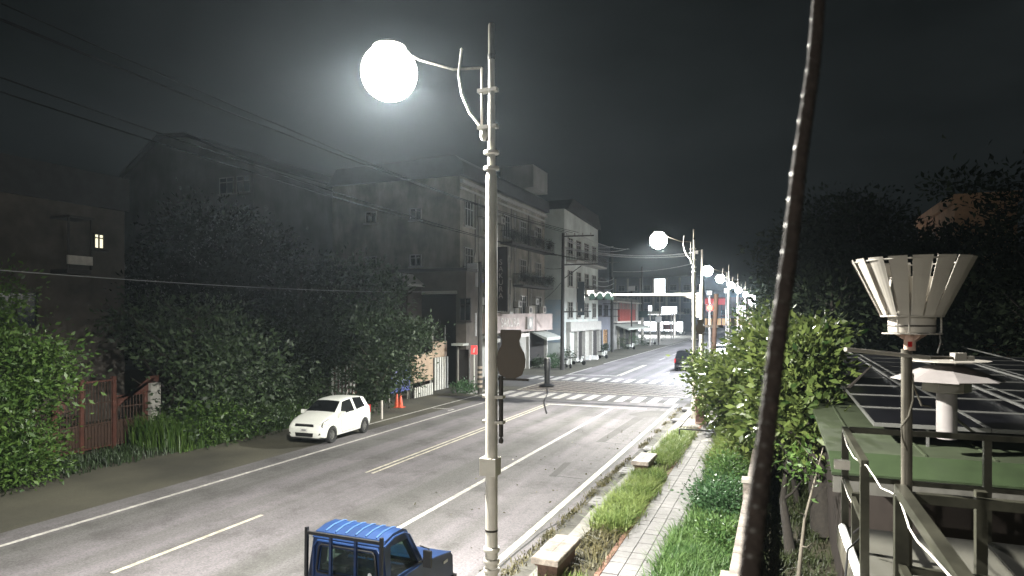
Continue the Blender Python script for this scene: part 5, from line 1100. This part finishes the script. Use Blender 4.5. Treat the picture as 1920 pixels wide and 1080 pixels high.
for k,(px,py,d,r,lb,m) in enumerate(((500,760,29,(1.6,1.6,1.3),'dark bush right behind the white car bonnet','lf_left'),(450,800,27,(1.4,1.4,.9),'bushy undergrowth left of the white car','lf_left'),(560,740,31,(1.5,1.4,1.2),'dark bush behind the white car roof','lf_left'),(640,770,32,(.9,1.2,.9),'low bush behind the white car tail','lf_left'),(20,860,19,(1.0,1.2,.7),'low hedge under the near left tree','lf_leftnear'),(395,790,25.5,(1.3,1.3,.9),'rounded bush above the tall grass patch','lf_leftnear'))):
    c = wp(px,py,d); o = foliage('bush', c, r, 70, 40, .3, .16, M[m], 90+k, off=(c[0],c[1],0)); o.location = (c[0],c[1],0); tag(o, lb, 'bush', 'bushes along the left shoulder')
# ------------------------------------------------------------------ left side: gate, fence, hoardings, cones
GX = -23.3
def gx(px, py): return onX(px, py, GX)
ga = thing('rusty_gate', (GX, 14, 0), 'tall rusty red barred gate between the left trees', 'gate')
pa, pb, pc = gx(152,800), gx(213,800), gx(272,800)
zt1 = gx(152,712).z
for y, z in ((pa.y,zt1),(pb.y,zt1+.02),(pc.y,zt1-.3),(gx(100,800).y,1.9),(gx(52,800).y,1.9)): part('gate_post', MB().box(GX-.07,y-.07,0,GX+.07,y+.07,z), M['red_rust'], ga)
def gate_leaf(y0, y1, z1, n, rails):
    part('rail', MB().bar((GX,y0+.08,z1),(GX,y1-.08,z1),.06), M['red_rust'], ga); part('rail', MB().bar((GX,y0+.08,.12),(GX,y1-.08,.12),.06), M['red_rust'], ga)
    for z in rails: part('rail', MB().bar((GX,y0+.08,z),(GX,y1-.08,z),.045), M['rust_dark'], ga)
    for i in range(1, n): y = y0+(y1-y0)*i/n; part('bar', MB().bar((GX+.03,y,.15),(GX+.03,y,z1-.03),.028), M['rust_dark'], ga)
    part('kick_panel', MB().box(GX-.03,y0+.08,.16,GX-.01,y1-.08,.95), M['rust_dark'], ga)
gate_leaf(pa.y, pb.y, zt1-.12, 10, (1.0,1.75)); gate_leaf(pb.y, pc.y, zt1-.75, 10, (1.0,1.5)); gate_leaf(gx(52,800).y, gx(100,800).y, 1.8, 12, (1.0,)); gate_leaf(gx(100,800).y, pa.y, 2.3, 9, (1.0,1.6))
part('gate_brace', MB().prism([(GX+.04,pb.y+.1,zt1-1.15),(GX+.04,pb.y+1.5,zt1-.1),(GX+.04,pb.y+1.9,zt1-.1),(GX+.04,pb.y+1.9,zt1-.62),(GX+.04,pb.y+.1,zt1-.85)], (.04,0,0)), M['red_rust'], ga)
part('round_plate', MB().cyl((GX+.1,gx(105,765).y,gx(105,765).z),(GX+.14,gx(105,765).y,gx(105,765).z),.24,n=16), M['red_rust'], ga, label='rusty round plate')
part('concrete_pier', MB().box(GX-.25,pc.y+.09,0,GX+.2,pc.y+.55,2.3), M['trim'], ga)
q = onX(40,845,-21.8); nb = thing('notice_board', (q.x,q.y,0), 'small pale notice board low at the left edge by the hedge', 'sign'); part('board', MB().box(q.x-.03,q.y-.33,.55,q.x+.03,q.y+.33,1.15), M['pale_board'], nb); part('print', MB().box(q.x+.031,q.y-.12,.75,q.x+.034,q.y+.1,.98), M['sign_textd'], nb); part('post', MB().bar((q.x,q.y,0),(q.x,q.y,.549),.05), M['dark_steel'], nb)
# red and white striped fence behind the car tail, hoardings
sf = thing('striped_fence', (-21.6,29,0), 'red and white striped fence panel behind the white car', 'fence')
pq0, pq1 = onX(622,740,-21.6), onX(668,740,-21.6)
n = 14
for i in range(n):
    y = pq0.y+(pq1.y-pq0.y)*i/n; part('stripe_board', MB().box(-21.62,y,.1,-21.58,y+(pq1.y-pq0.y)/n*.96,2.3), M['red_rust' if i%2 else 'pale_board'], sf)
def hoard(name, x0, x1, ytop0, ytop1, zb, m, label, X=-20.4, bars=0, bm='pale_board', cat='hoarding', H=None):
    a, b = onX(x0, ytop0, X), onX(x1, ytop1, X); t = thing(name, (X,a.y,0), label, cat)
    if bars:
        for i in range(bars):
            y = a.y+(b.y-a.y)*(i+.5)/bars; part('slat', MB().box(X-.02,y-(b.y-a.y)/bars*.28,zb,X+.02,y+(b.y-a.y)/bars*.28,a.z+(b.z-a.z)*(i+.5)/bars), M[bm], t)
        part('backing', MB().box(X-.12,a.y,zb,X-.06,b.y,min(a.z,b.z)), M[m], t)
    else: part('board', MB().prism([(X,a.y,zb),(X,b.y,zb),(X,b.y,b.z),(X,a.y,a.z)], (-.05,0,0)), M[m], t)
    for y in (a.y+.05,b.y-.05): part('post', MB().bar((X-.16,y,0),(X-.16,y,max(a.z,b.z)),.07), M['trim'], t)
    return t
hb = hoard('blue_hoarding', 733, 769, 700, 692, .55, 'banner_blue', 'dark blue printed banner board beside the orange cones')
ya, yb = onX(734,700,-20.4).y, onX(768,700,-20.4).y
part('pale_wave', MB().prism([(-20.39,ya+.1,1.15),(-20.39,(ya+yb)/2,1.0),(-20.39,yb-.1,1.5),(-20.39,yb-.1,1.75),(-20.39,(ya+yb)/2,1.45),(-20.39,ya+.1,2.1)], (.01,0,0)), M['banner_pale'], hb); part('logo', MB().cyl((-20.38,yb-1.2,2.0),(-20.37,yb-1.2,2.0),.22,n=12), M['pale_board'], hb)
hoard('plywood_hoarding', 772, 812, 668, 658, .9, 'ply', 'tan plywood hoarding right of the blue banner board'); hoard('picket_base', 776, 812, 728, 717, .02, 'trim_dark', 'short red and pale pickets under the plywood hoarding', X=-20.25, bars=9, cat='fence')
hoard('slat_screen', 814, 841, 671, 668, .05, 'trim_dark', 'white vertical slat screen below the blank tan panel', X=-20.9, bars=6); a, b = onX(812,640,-21), onX(838,640,-21)
pn = thing('blank_panel', (-21,a.y,0), 'blank tan panel above the white slat screen', 'panel'); part('board', MB().box(-21.05,a.y,onX(812,671,-21).z,-21,b.y,onX(812,641,-21).z), M['ply'], pn); part('post', MB().bar((-21.1,a.y+.1,0),(-21.1,a.y+.1,4.3),.08).bar((-21.1,b.y-.1,0),(-21.1,b.y-.1,4.3),.08), M['trim'], pn)
for k,(px,lb) in enumerate(((744,'left of the two orange road cones by the blue board'),(751,'right of the two orange road cones by the blue board'))):
    q = onZ(px,764); t = thing('road_cone', (q.x,q.y,0), lb, 'traffic cone', 'orange road cones'); lpart('cone', MB().lathe([(.15,.03),(.035,.72),(.02,.74),(0,.74)], 16), M['cone'], t, True); lpart('base', MB().box(-.2,-.2,0,.2,.2,.03), M['cone'], t); lpart('band', MB().lathe([(.105,.28),(.075,.45)], 16), M['cone'], t)
    for ch in t.children: ch.scale = (1,1,1)
for k,(px,py,h,lb) in enumerate(((716,786,.9,'thin pale stake by the pale tree trunk'),(893,720,2.6,'white striped stake by the annex door'))):
    q = onZ(px,py); solo('stake', MB().cyl((q.x,q.y,0),(q.x,q.y,h),.05,n=8), M['sign_text_lt'], (q.x,q.y,0), lb, 'stake')
rs2 = onY(889,656,41); r2 = thing('red_sign', (rs2.x,41,0), 'small red lit sign on a white post by the annex', 'sign'); part('panel', MB().box(rs2.x-.22,40.95,rs2.z-.3,rs2.x+.22,41.05,rs2.z+.3), M['red_sign_glow'], r2); part('mark', MB().prism([(rs2.x-.08,40.94,rs2.z-.18),(rs2.x+.06,40.94,rs2.z-.18),(rs2.x+.12,40.94,rs2.z+.18),(rs2.x,40.94,rs2.z+.1)], (0,.009,0)), M['foam_white'], r2); part('post', MB().cyl((rs2.x,41.01,0),(rs2.x,41.01,rs2.z-.301),.05,n=8), M['pale_board'], r2)
up0 = onZ(900,738); u0 = thing('utility_pole', (up0.x,up0.y,0), 'dark utility pole with hazard-striped foot behind the near lamp post', 'utility pole', 'utility poles'); part('shaft', MB().cyl((up0.x,up0.y,0),(up0.x,up0.y,8.4),.16,.12,12), M['util_pole'], u0, True)
for k in range(5): part('hazard_band', MB().lathe([(.168,.4+k*.3),(.166,.55+k*.3)], 12, (up0.x,up0.y,0)), M['yellow_worn'], u0)
# dark bollard standing in the junction
q = onZ(1026,726); bo = thing('black_bollard', (q.x,q.y,0), 'black cylindrical bollard with flared base standing in the junction', 'bollard')
part('cylinder', MB().lathe([(.20,.25),(.20,1.1),(.225,1.12),(.225,1.95),(.20,2.0),(0,2.0)], 18, (q.x,q.y,.012)), M['black'], bo, True); part('flange', MB().lathe([(.2,0),(.50,.06),(.52,.12),(.3,.22),(.2,.25)], 18, (q.x,q.y,.012)), M['black'], bo, True); part('cap', MB().lathe([(.20,2.001),(.19,2.05),(0,2.06)], 18, (q.x,q.y,.012)), M['steel'], bo)
cw = [onZ(*p_, .03) for p_ in ((1026,728),(1027,738),(1022,748),(1020,756),(1023,766),(1025,775))]; solo('loose_cable', MB().tube(cw, .035, 5), M['black'], cw[0], 'dark wavy cable lying on the asphalt at the bollard foot', 'cable')
# ------------------------------------------------------------------ shed with green roof and solar panels
RX, RY, RZ = .74, 11.0, 2.8
sh = thing('green_roofed_shed', (RX, RY, 0), 'low shed with dull green metal roof at lower right', 'shed')
part('roof_sheet', MB().box(RX, RY+.7, RZ-.05, 22, 34, RZ+.03), M['green_roof'], sh)
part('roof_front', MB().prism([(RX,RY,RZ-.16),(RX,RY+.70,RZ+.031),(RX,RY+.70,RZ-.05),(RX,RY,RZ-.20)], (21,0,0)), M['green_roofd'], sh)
part('fascia', MB().box(RX+.02, RY+.01, RZ-.46, 21.9, RY+.06, RZ-.205), M['fascia'], sh)
for i in range(22): part('roof_rib', MB().bar((RX+.45+i*.9,RY+.72,RZ+.045),(RX+.45+i*.9,33,RZ+.045),.03), M['green_roof'], sh)
part('wall', MB().box(RX+.3, RY+2.0, 0, 21.5, 33.5, RZ-.06), M['wall_brownd'], sh)
for x in (3.6, 7.4, 11.5): part('pillar', MB().box(x-.16,RY+.3,0,x+.16,RY+.6,RZ-.2), M['concrete'], sh)
part('drain_pipe', MB().cyl((21.0,RY-.04,.2),(21,RY-.04,RZ-.2),.05,n=8), M['white_metal'], sh)
ORD = ['first','second','third','fourth','fifth','sixth','seventh','eighth','ninth']
SX, SY, SZ = 1.48, 12.6, 3.15
cells = MB().box(.03,.03,0,1.62,1.97,.03).mesh('solar_panel', M['solar']); fr = MB().box(0,0,-.02,1.65,.028,.045).box(0,1.972,-.02,1.65,2.0,.045).box(0,.028,-.02,.028,1.972,.04).box(1.622,.028,-.02,1.65,1.972,.04).mesh('frame', M['alu'])
lp0 = onZ(1638,797,3.15); SX, SY = lp0.x, lp0.y
k = 0
for rr_ in range(9):
    for cc_ in range(9):
        x, y = SX+cc_*1.66, SY+rr_*2.04
        t = thing('solar_panel', (x,y,SZ+.02*rr_), 'x', 'solar panel', 'solar panels on the green roof'); t['label'] = 'dark solar panel, %s row from the front, %s from the left' % (ORD[rr_], 'column '+ORD[cc_])
        a = link('cells', cells, t); b = link('frame', fr, t); t.rotation_euler.x = math.radians(.5)
        if rr_ == 0: solo('panel_leg', MB().bar((x+.8,y+.1,RZ+.03),(x+.8,y+.1,SZ-.03),.04), M['alu'], (x+.8,y+.1,RZ+.03), ORD[cc_]+' thin metal leg from the left under the front solar panels', 'leg', 'legs under the front row of solar panels')
for xx in (3.17, 6.7):
    rl = onZ(1586,656,3.3)
for (a,b,lb) in (((1586,656),(1693,724),'pale rod lying across the left columns of solar panels'),((1776,644),(1925,680),'pale rod over the rear right solar panels'),((1817,720),(1925,765),'pale rod over the front right solar panels'),((1819,680),(1925,712),'pale rod over the middle right solar panels')):
    p, q = onZ(a[0],a[1],3.32), onZ(b[0],b[1],3.32); solo('roof_rail', MB().bar(p,q,.05), M['alu'], p, lb, 'rail', 'rails over the solar panels')
# roof vent with octagonal hat
vb = atD(1775,822,10.2); vn = thing('roof_vent', (vb.x,vb.y,vb.z), 'white vent pipe with wide shallow cone hat in front of the solar panels', 'roof vent')
dv = (vb-O).dot(Vector((-S_,C_,0))); pm_ = FPX/dv
def vz(y): return 5-(y-591)/pm_
part('pipe', MB().lathe([(.141,vb.z),(.141,vz(728))], 20, (vb.x,vb.y,0)), M['pvc'], vn, True)
part('collar', MB().lathe([(.28,vz(735)),(.33,vz(733)),(.33,vz(710)),(.28,vz(709))], 6, (vb.x,vb.y,0)), M['white_metal'], vn)
part('hat', MB().lathe([(.76,vz(712)),(.76,vz(710)),(.23,vz(684)),(.22,vz(684)),(0,vz(683))], 8, (vb.x,vb.y,0)), M['pvc'], vn)
part('top_plate', MB().lathe([(.58,vz(676.5)),(.58,vz(675)),(0,vz(674))], 16, (vb.x,vb.y,0)), M['white_metal'], vn)
for a in range(5): part('standoff', MB().cyl((vb.x+.22*math.cos(a*1.257),vb.y+.22*math.sin(a*1.257),vz(684)),(vb.x+.22*math.cos(a*1.257),vb.y+.22*math.sin(a*1.257),vz(677)),.012,n=6), M['steel'], vn)
part('strut', MB().bar((vb.x+.1,vb.y,vz(782)),(vb.x+.45,SY,SZ),.03).bar((vb.x,vb.y+.1,vz(790)),(vb.x,SY,SZ+.01),.03), M['galv'], vn)
# ------------------------------------------------------------------ platform, railing, rain gauge
PZ = 2.60; P0 = (.70, 8.37)
pf = thing('viewing_platform', (.7, 5.5, 0), 'raised pale deck platform at the lower right', 'platform')
for i in range(6):
    for j in range(3):
        x = .72+i*1.3; y = 2.2+j*2.05; part('deck_panel', MB().box(x+.01,y+.01,PZ-.06,x+1.29,y+2.04,PZ+random.uniform(-.003,.003)), M['deck'], pf)
part('edge_beam', MB().box(.62,2.0,PZ-.22,.70,8.36,PZ-.02).box(.62,8.361,PZ-.22,8.6,8.43,PZ-.02), M['galv'], pf)
for x in (.75,4.0,8.0):
    for y in (2.5,5.5,8.2): part('leg', MB().box(x-.05,y-.05,0,x+.05,y+.05,PZ-.061), M['galv'], pf)
rl = thing('platform_railing', (.7,8.37,PZ), 'weathered steel railing round the platform', 'railing')
TZ = 3.70; s_ = .07
def post(x, y, z1=TZ, w=.07, z0=PZ): return part('post', MB().box(x-w/2,y-w/2,z0+.001,x+w/2,y+w/2,z1), M['stain_steel'], rl)
def rail(p, q, w=.06): return part('rail', MB().bar(p,q,w), M['stain_steel'], rl)
xr = .70
for y in (8.37,7.5,6.54): post(xr+ .0 if y != 7.5 else xr+.02, y, TZ-.031 if y != 7.5 else 3.2)
rail((xr,8.40,TZ),(xr,6.5,TZ)); rail((xr,8.33,3.15),(xr,6.58,3.15),.04)
post(.84,5.60,TZ-.031,.09); rail((.84,5.65,TZ),(.84,3.4,TZ),.075); rail((.84,5.55,3.15),(.84,3.4,3.15),.05); post(.84,3.6)
rail((xr+.04,8.37,TZ),(9.0,8.37,TZ)); rail((xr+.04,8.37,3.15),(9.0,8.37,3.15),.05)
for x in (2.05,4.05,6.2,8.3): post(x,8.37,TZ-.031)
rail((.89,5.60,TZ-.04),(9.0,5.60,TZ-.04),.07); rail((.89,5.60,3.12),(9.0,5.60,3.12),.05)
pz = onY(1845,892,5.6)
for x in (pz.x, 3.4, 5.2): post(x,5.68,TZ+.03)
# cable along the rail
cpx = [(1580,806,8.3),(1588,835,8.1),(1601,858,7.6),(1616,868,6.6),(1625,873,6.45),(1640,895,6.1),(1652,915,5.9),(1668,922,5.8),(1684,931,5.65),(1692,950,5.4),(1705,990,4.9),(1720,1015,4.5),(1745,1040,4.1),(1785,1085,3.7)]
cpts = []
for x, y, Y in cpx: p = onY(x, y, Y); cpts.append(p)
solo('white_cable', MB().tube(cpts, .006, 6), M['cable_white'], cpts[0], 'bright white cable draped down the platform railing', 'cable', smooth=True)
c2 = [onY(1578,895,8.3),onY(1590,930,8.0),onY(1620,984,7.2)]; solo('thin_cable', MB().tube(c2, .007, 6), M['cable_white'], c2[0], 'short straight white cable low between the left railing posts', 'cable')
p0 = onY(1583,990,8.1); pp_ = [Vector((.66,8.2,PZ+.03)),Vector((.68,6.6,PZ+.04)),Vector((.70,5.0,PZ+.04))]
solo('white_pipe', MB().tube(pp_, .045, 10), M['foam_white'], pp_[0], 'white plastic pipe lying along the left edge of the deck', 'pipe', smooth=True)
q = [onY(1600,1000,7.4)+Vector((0,0,0)), onY(1618,985,7.3), onY(1612,1010,7.0), onY(1590,1030,6.8), onY(1585,1085,6.3)]; solo('black_cable', MB().tube(q, .01, 6), M['black'], q[0], 'black cable looping over the white pipe', 'cable', smooth=True)
jb = onY(1571,870,8.3); j = thing('junction_box', (jb.x,jb.y,jb.z), 'small white junction box on the left railing post', 'junction box'); part('box', MB().box(jb.x-.04,8.25,jb.z-.05,jb.x+.12,8.33,jb.z+.05), M['sign_text_lt'], j); part('lid', MB().box(jb.x-.035,8.24,jb.z-.045,jb.x+.06,8.249,jb.z+.045), M['sign_text_lt'], j)
# rain gauge with slatted wind shield on a pole
gd = 5.0; gc = atD(1700, 650, gd); GXc, GYc = gc.x, gc.y
def gz(y): return 5-(y-591)*gd/FPX
u = gd/FPX
rg_ = thing('rain_gauge', (GXc,GYc,PZ), 'white slatted wind-shield cone of a rain gauge on a weathered pole', 'rain gauge')
part('pole', MB().cyl((GXc,GYc,1.2),(GXc,GYc,gz(655)),.038,n=14), M['galv'], rg_, True)
part('upper_pipe', MB().cyl((GXc+5*u,GYc,gz(657)),(GXc+5*u,GYc,gz(624)),.040,n=14), M['rust_pink'], rg_, True); part('warning_mark', MB().box(GXc+.0,GYc-.043,gz(650),GXc+.03,GYc-.0405,gz(640)), M['red_lens'], rg_)
part('base_flange', MB().lathe([(.2,gz(626)),(.2,gz(624.5)),(0,gz(624))], 24, (GXc+8*u,GYc,0)), M['white_metal'], rg_)
for a in (0, math.pi/2, math.pi, -math.pi/2):
    cx, cy = GXc+8*u, GYc; d = Vector((math.cos(a+TH), math.sin(a+TH), 0)); part('gusset', MB().prism([Vector((cx,cy,gz(641)))+d*.03, Vector((cx,cy,gz(627)))+d*.12, Vector((cx,cy,gz(627)))+d*.03], d.cross(Vector((0,0,1)))*.006), M['rust_pink'], rg_)
cx, cy = GXc+8*u, GYc
part('collector', MB().lathe([(.155,gz(623)),(.158,gz(615)),(.158,gz(590)),(.150,gz(560)),(.150,gz(520)),(.142,gz(520)),(.142,gz(556))], 28, (cx,cy,0)), M['white_metal'], rg_, True)
part('collector_seam', MB().lathe([(.160,gz(612)),(.162,gz(611)),(.162,gz(610)),(.160,gz(609))], 28, (cx,cy,0)), M['dark_steel'], rg_)
for a in (-2.6,-2.2,-.45,.8,1.9): part('shield_rod', MB().cyl((cx+.19*math.cos(a+TH),cy+.19*math.sin(a+TH),gz(624)),(cx+.19*math.cos(a+TH),cy+.19*math.sin(a+TH),gz(592)),.006,n=6), M['white_metal'], rg_)
part('lower_ring', MB().tube([(cx+.205*math.cos(a),cy+.205*math.sin(a),gz(593)) for a in [2*math.pi*k/32 for k in range(33)]], .006, 5), M['white_metal'], rg_)
rT, rB, zT, zB = .405, .205, gz(486), gz(592)
NS = 16
for k in range(NS):
    a0 = math.radians(-90+2+k*360/NS)+TH-.17; w = 2*math.pi/NS*.80; b = MB(); m_ = 4
    for i in range(m_+1):
        a = a0+w*i/m_; tw = (i/m_-.5)*.012
        b.v += [(cx+(rB+tw)*math.cos(a),cy+(rB+tw)*math.sin(a),zB),(cx+(rT+tw)*math.cos(a),cy+(rT+tw)*math.sin(a),zT),(cx+(rT-.004+tw)*math.cos(a),cy+(rT-.004+tw)*math.sin(a),zT),(cx+(rB-.004+tw)*math.cos(a),cy+(rB-.004+tw)*math.sin(a),zB)]
    for i in range(m_):
        for j_ in range(4): b.f.append((i*4+j_,(i+1)*4+j_,(i+1)*4+(j_+1)%4,i*4+(j_+1)%4))
    b.f += [(0,1,2,3),(m_*4+3,m_*4+2,m_*4+1,m_*4)]; part('shield_slat', b, M['white_metal'], rg_)
part('upper_ring', MB().tube([(cx+(rT-.012)*math.cos(a),cy+(rT-.012)*math.sin(a),zT-.02) for a in [2*math.pi*k/40 for k in range(41)]], .006, 5), M['white_metal'], rg_)
# cross arm with sensor
A0, A1 = atD(1585,655,4.75), atD(1742,671,5.05); ca = thing('sensor_arm', (GXc,GYc,gz(662)), 'pale horizontal arm with a small sensor box on the gauge pole', 'sensor arm')
part('arm', MB().cyl(A0,A1,.016,n=10), M['white_metal'], ca, True); B1 = atD(1815,671,5.05)
part('sensor_tube', MB().cyl(A1,B1,.013,n=8), M['galv'], ca, True); c_ = atD(1797,669,5.05); part('sensor_box', MB().cbox(c_,(.045,.03,.03),TH), M['white_metal'], ca); c_ = atD(1818,672,5.05); part('connector', MB().cbox(c_,(.025,.02,.018),TH), M['white_metal'], ca)
part('hose', MB().tube([atD(1700,690,5.1),atD(1720,740,5.12),atD(1728,760,5.1),atD(1745,762,5.2)], .008, 6), M['galv'], ca)
hz_ = [atD(1712,700,4.95),atD(1712,750,4.93),atD(1704,780,4.95),atD(1690,800,4.95),atD(1692,822,4.95),atD(1700,845,4.95)]; solo('grey_hose', MB().tube(hz_, .007, 6), M['galv'], hz_[0], 'grey hose curling round the gauge pole', 'hose', smooth=True)
hz_ = [atD(1762,622,5.0),atD(1764,640,5.0),atD(1758,662,5.05)]; solo('short_wire', MB().tube(hz_, .005, 6), M['alu'], hz_[0], 'short pale wire rising right of the gauge pipe', 'cable')
# the thick wrapped cable hanging close to the camera
np_ = [atD(1540,-60,1.55),atD(1526,120,1.50),atD(1500,300,1.42),atD(1480,480,1.36),atD(1455,660,1.30),atD(1437,820,1.24),atD(1418,960,1.20),atD(1398,1140,1.15)]
tc_ = thing('wrapped_cable', np_[-1], 'thick dark wrapped cable slanting close in front of the camera', 'cable')
part('sheath', MB().tube(np_, [.0145,.015,.0155,.0165,.017,.0175,.018,.0185], 14), M['rope'], tc_, True)
for k in range(26):
    f_ = k/26*7; i = int(f_); p = np_[i].lerp(np_[i+1], f_-i); q = np_[i].lerp(np_[i+1], min(1,f_-i+.05)); part('tie_wrap', MB().cyl(p, p+(q-p).normalized()*.006, (.0152+.0038*f_/7), n=14), M['dark_steel'], tc_, True)

for (x_,y_,tx,ty,r_) in ((.25,14.6,1478,850,.10),(.5,18.5,1450,840,.07)):
    t_ = thing('bare_tree', (x_,y_,0), 'slim dark bare trunk in the yard, '+('nearer one' if y_ < 15 else 'farther one'), 'tree', 'bare trunks in the yard behind the wall'); m_ = MB(); limb_tree(m_, (x_,y_,0), wp(tx,ty,y_/.9), r_, .6, 4, random.Random(int(y_*10))); part('trunk', m_, M['bark'], t_, True)
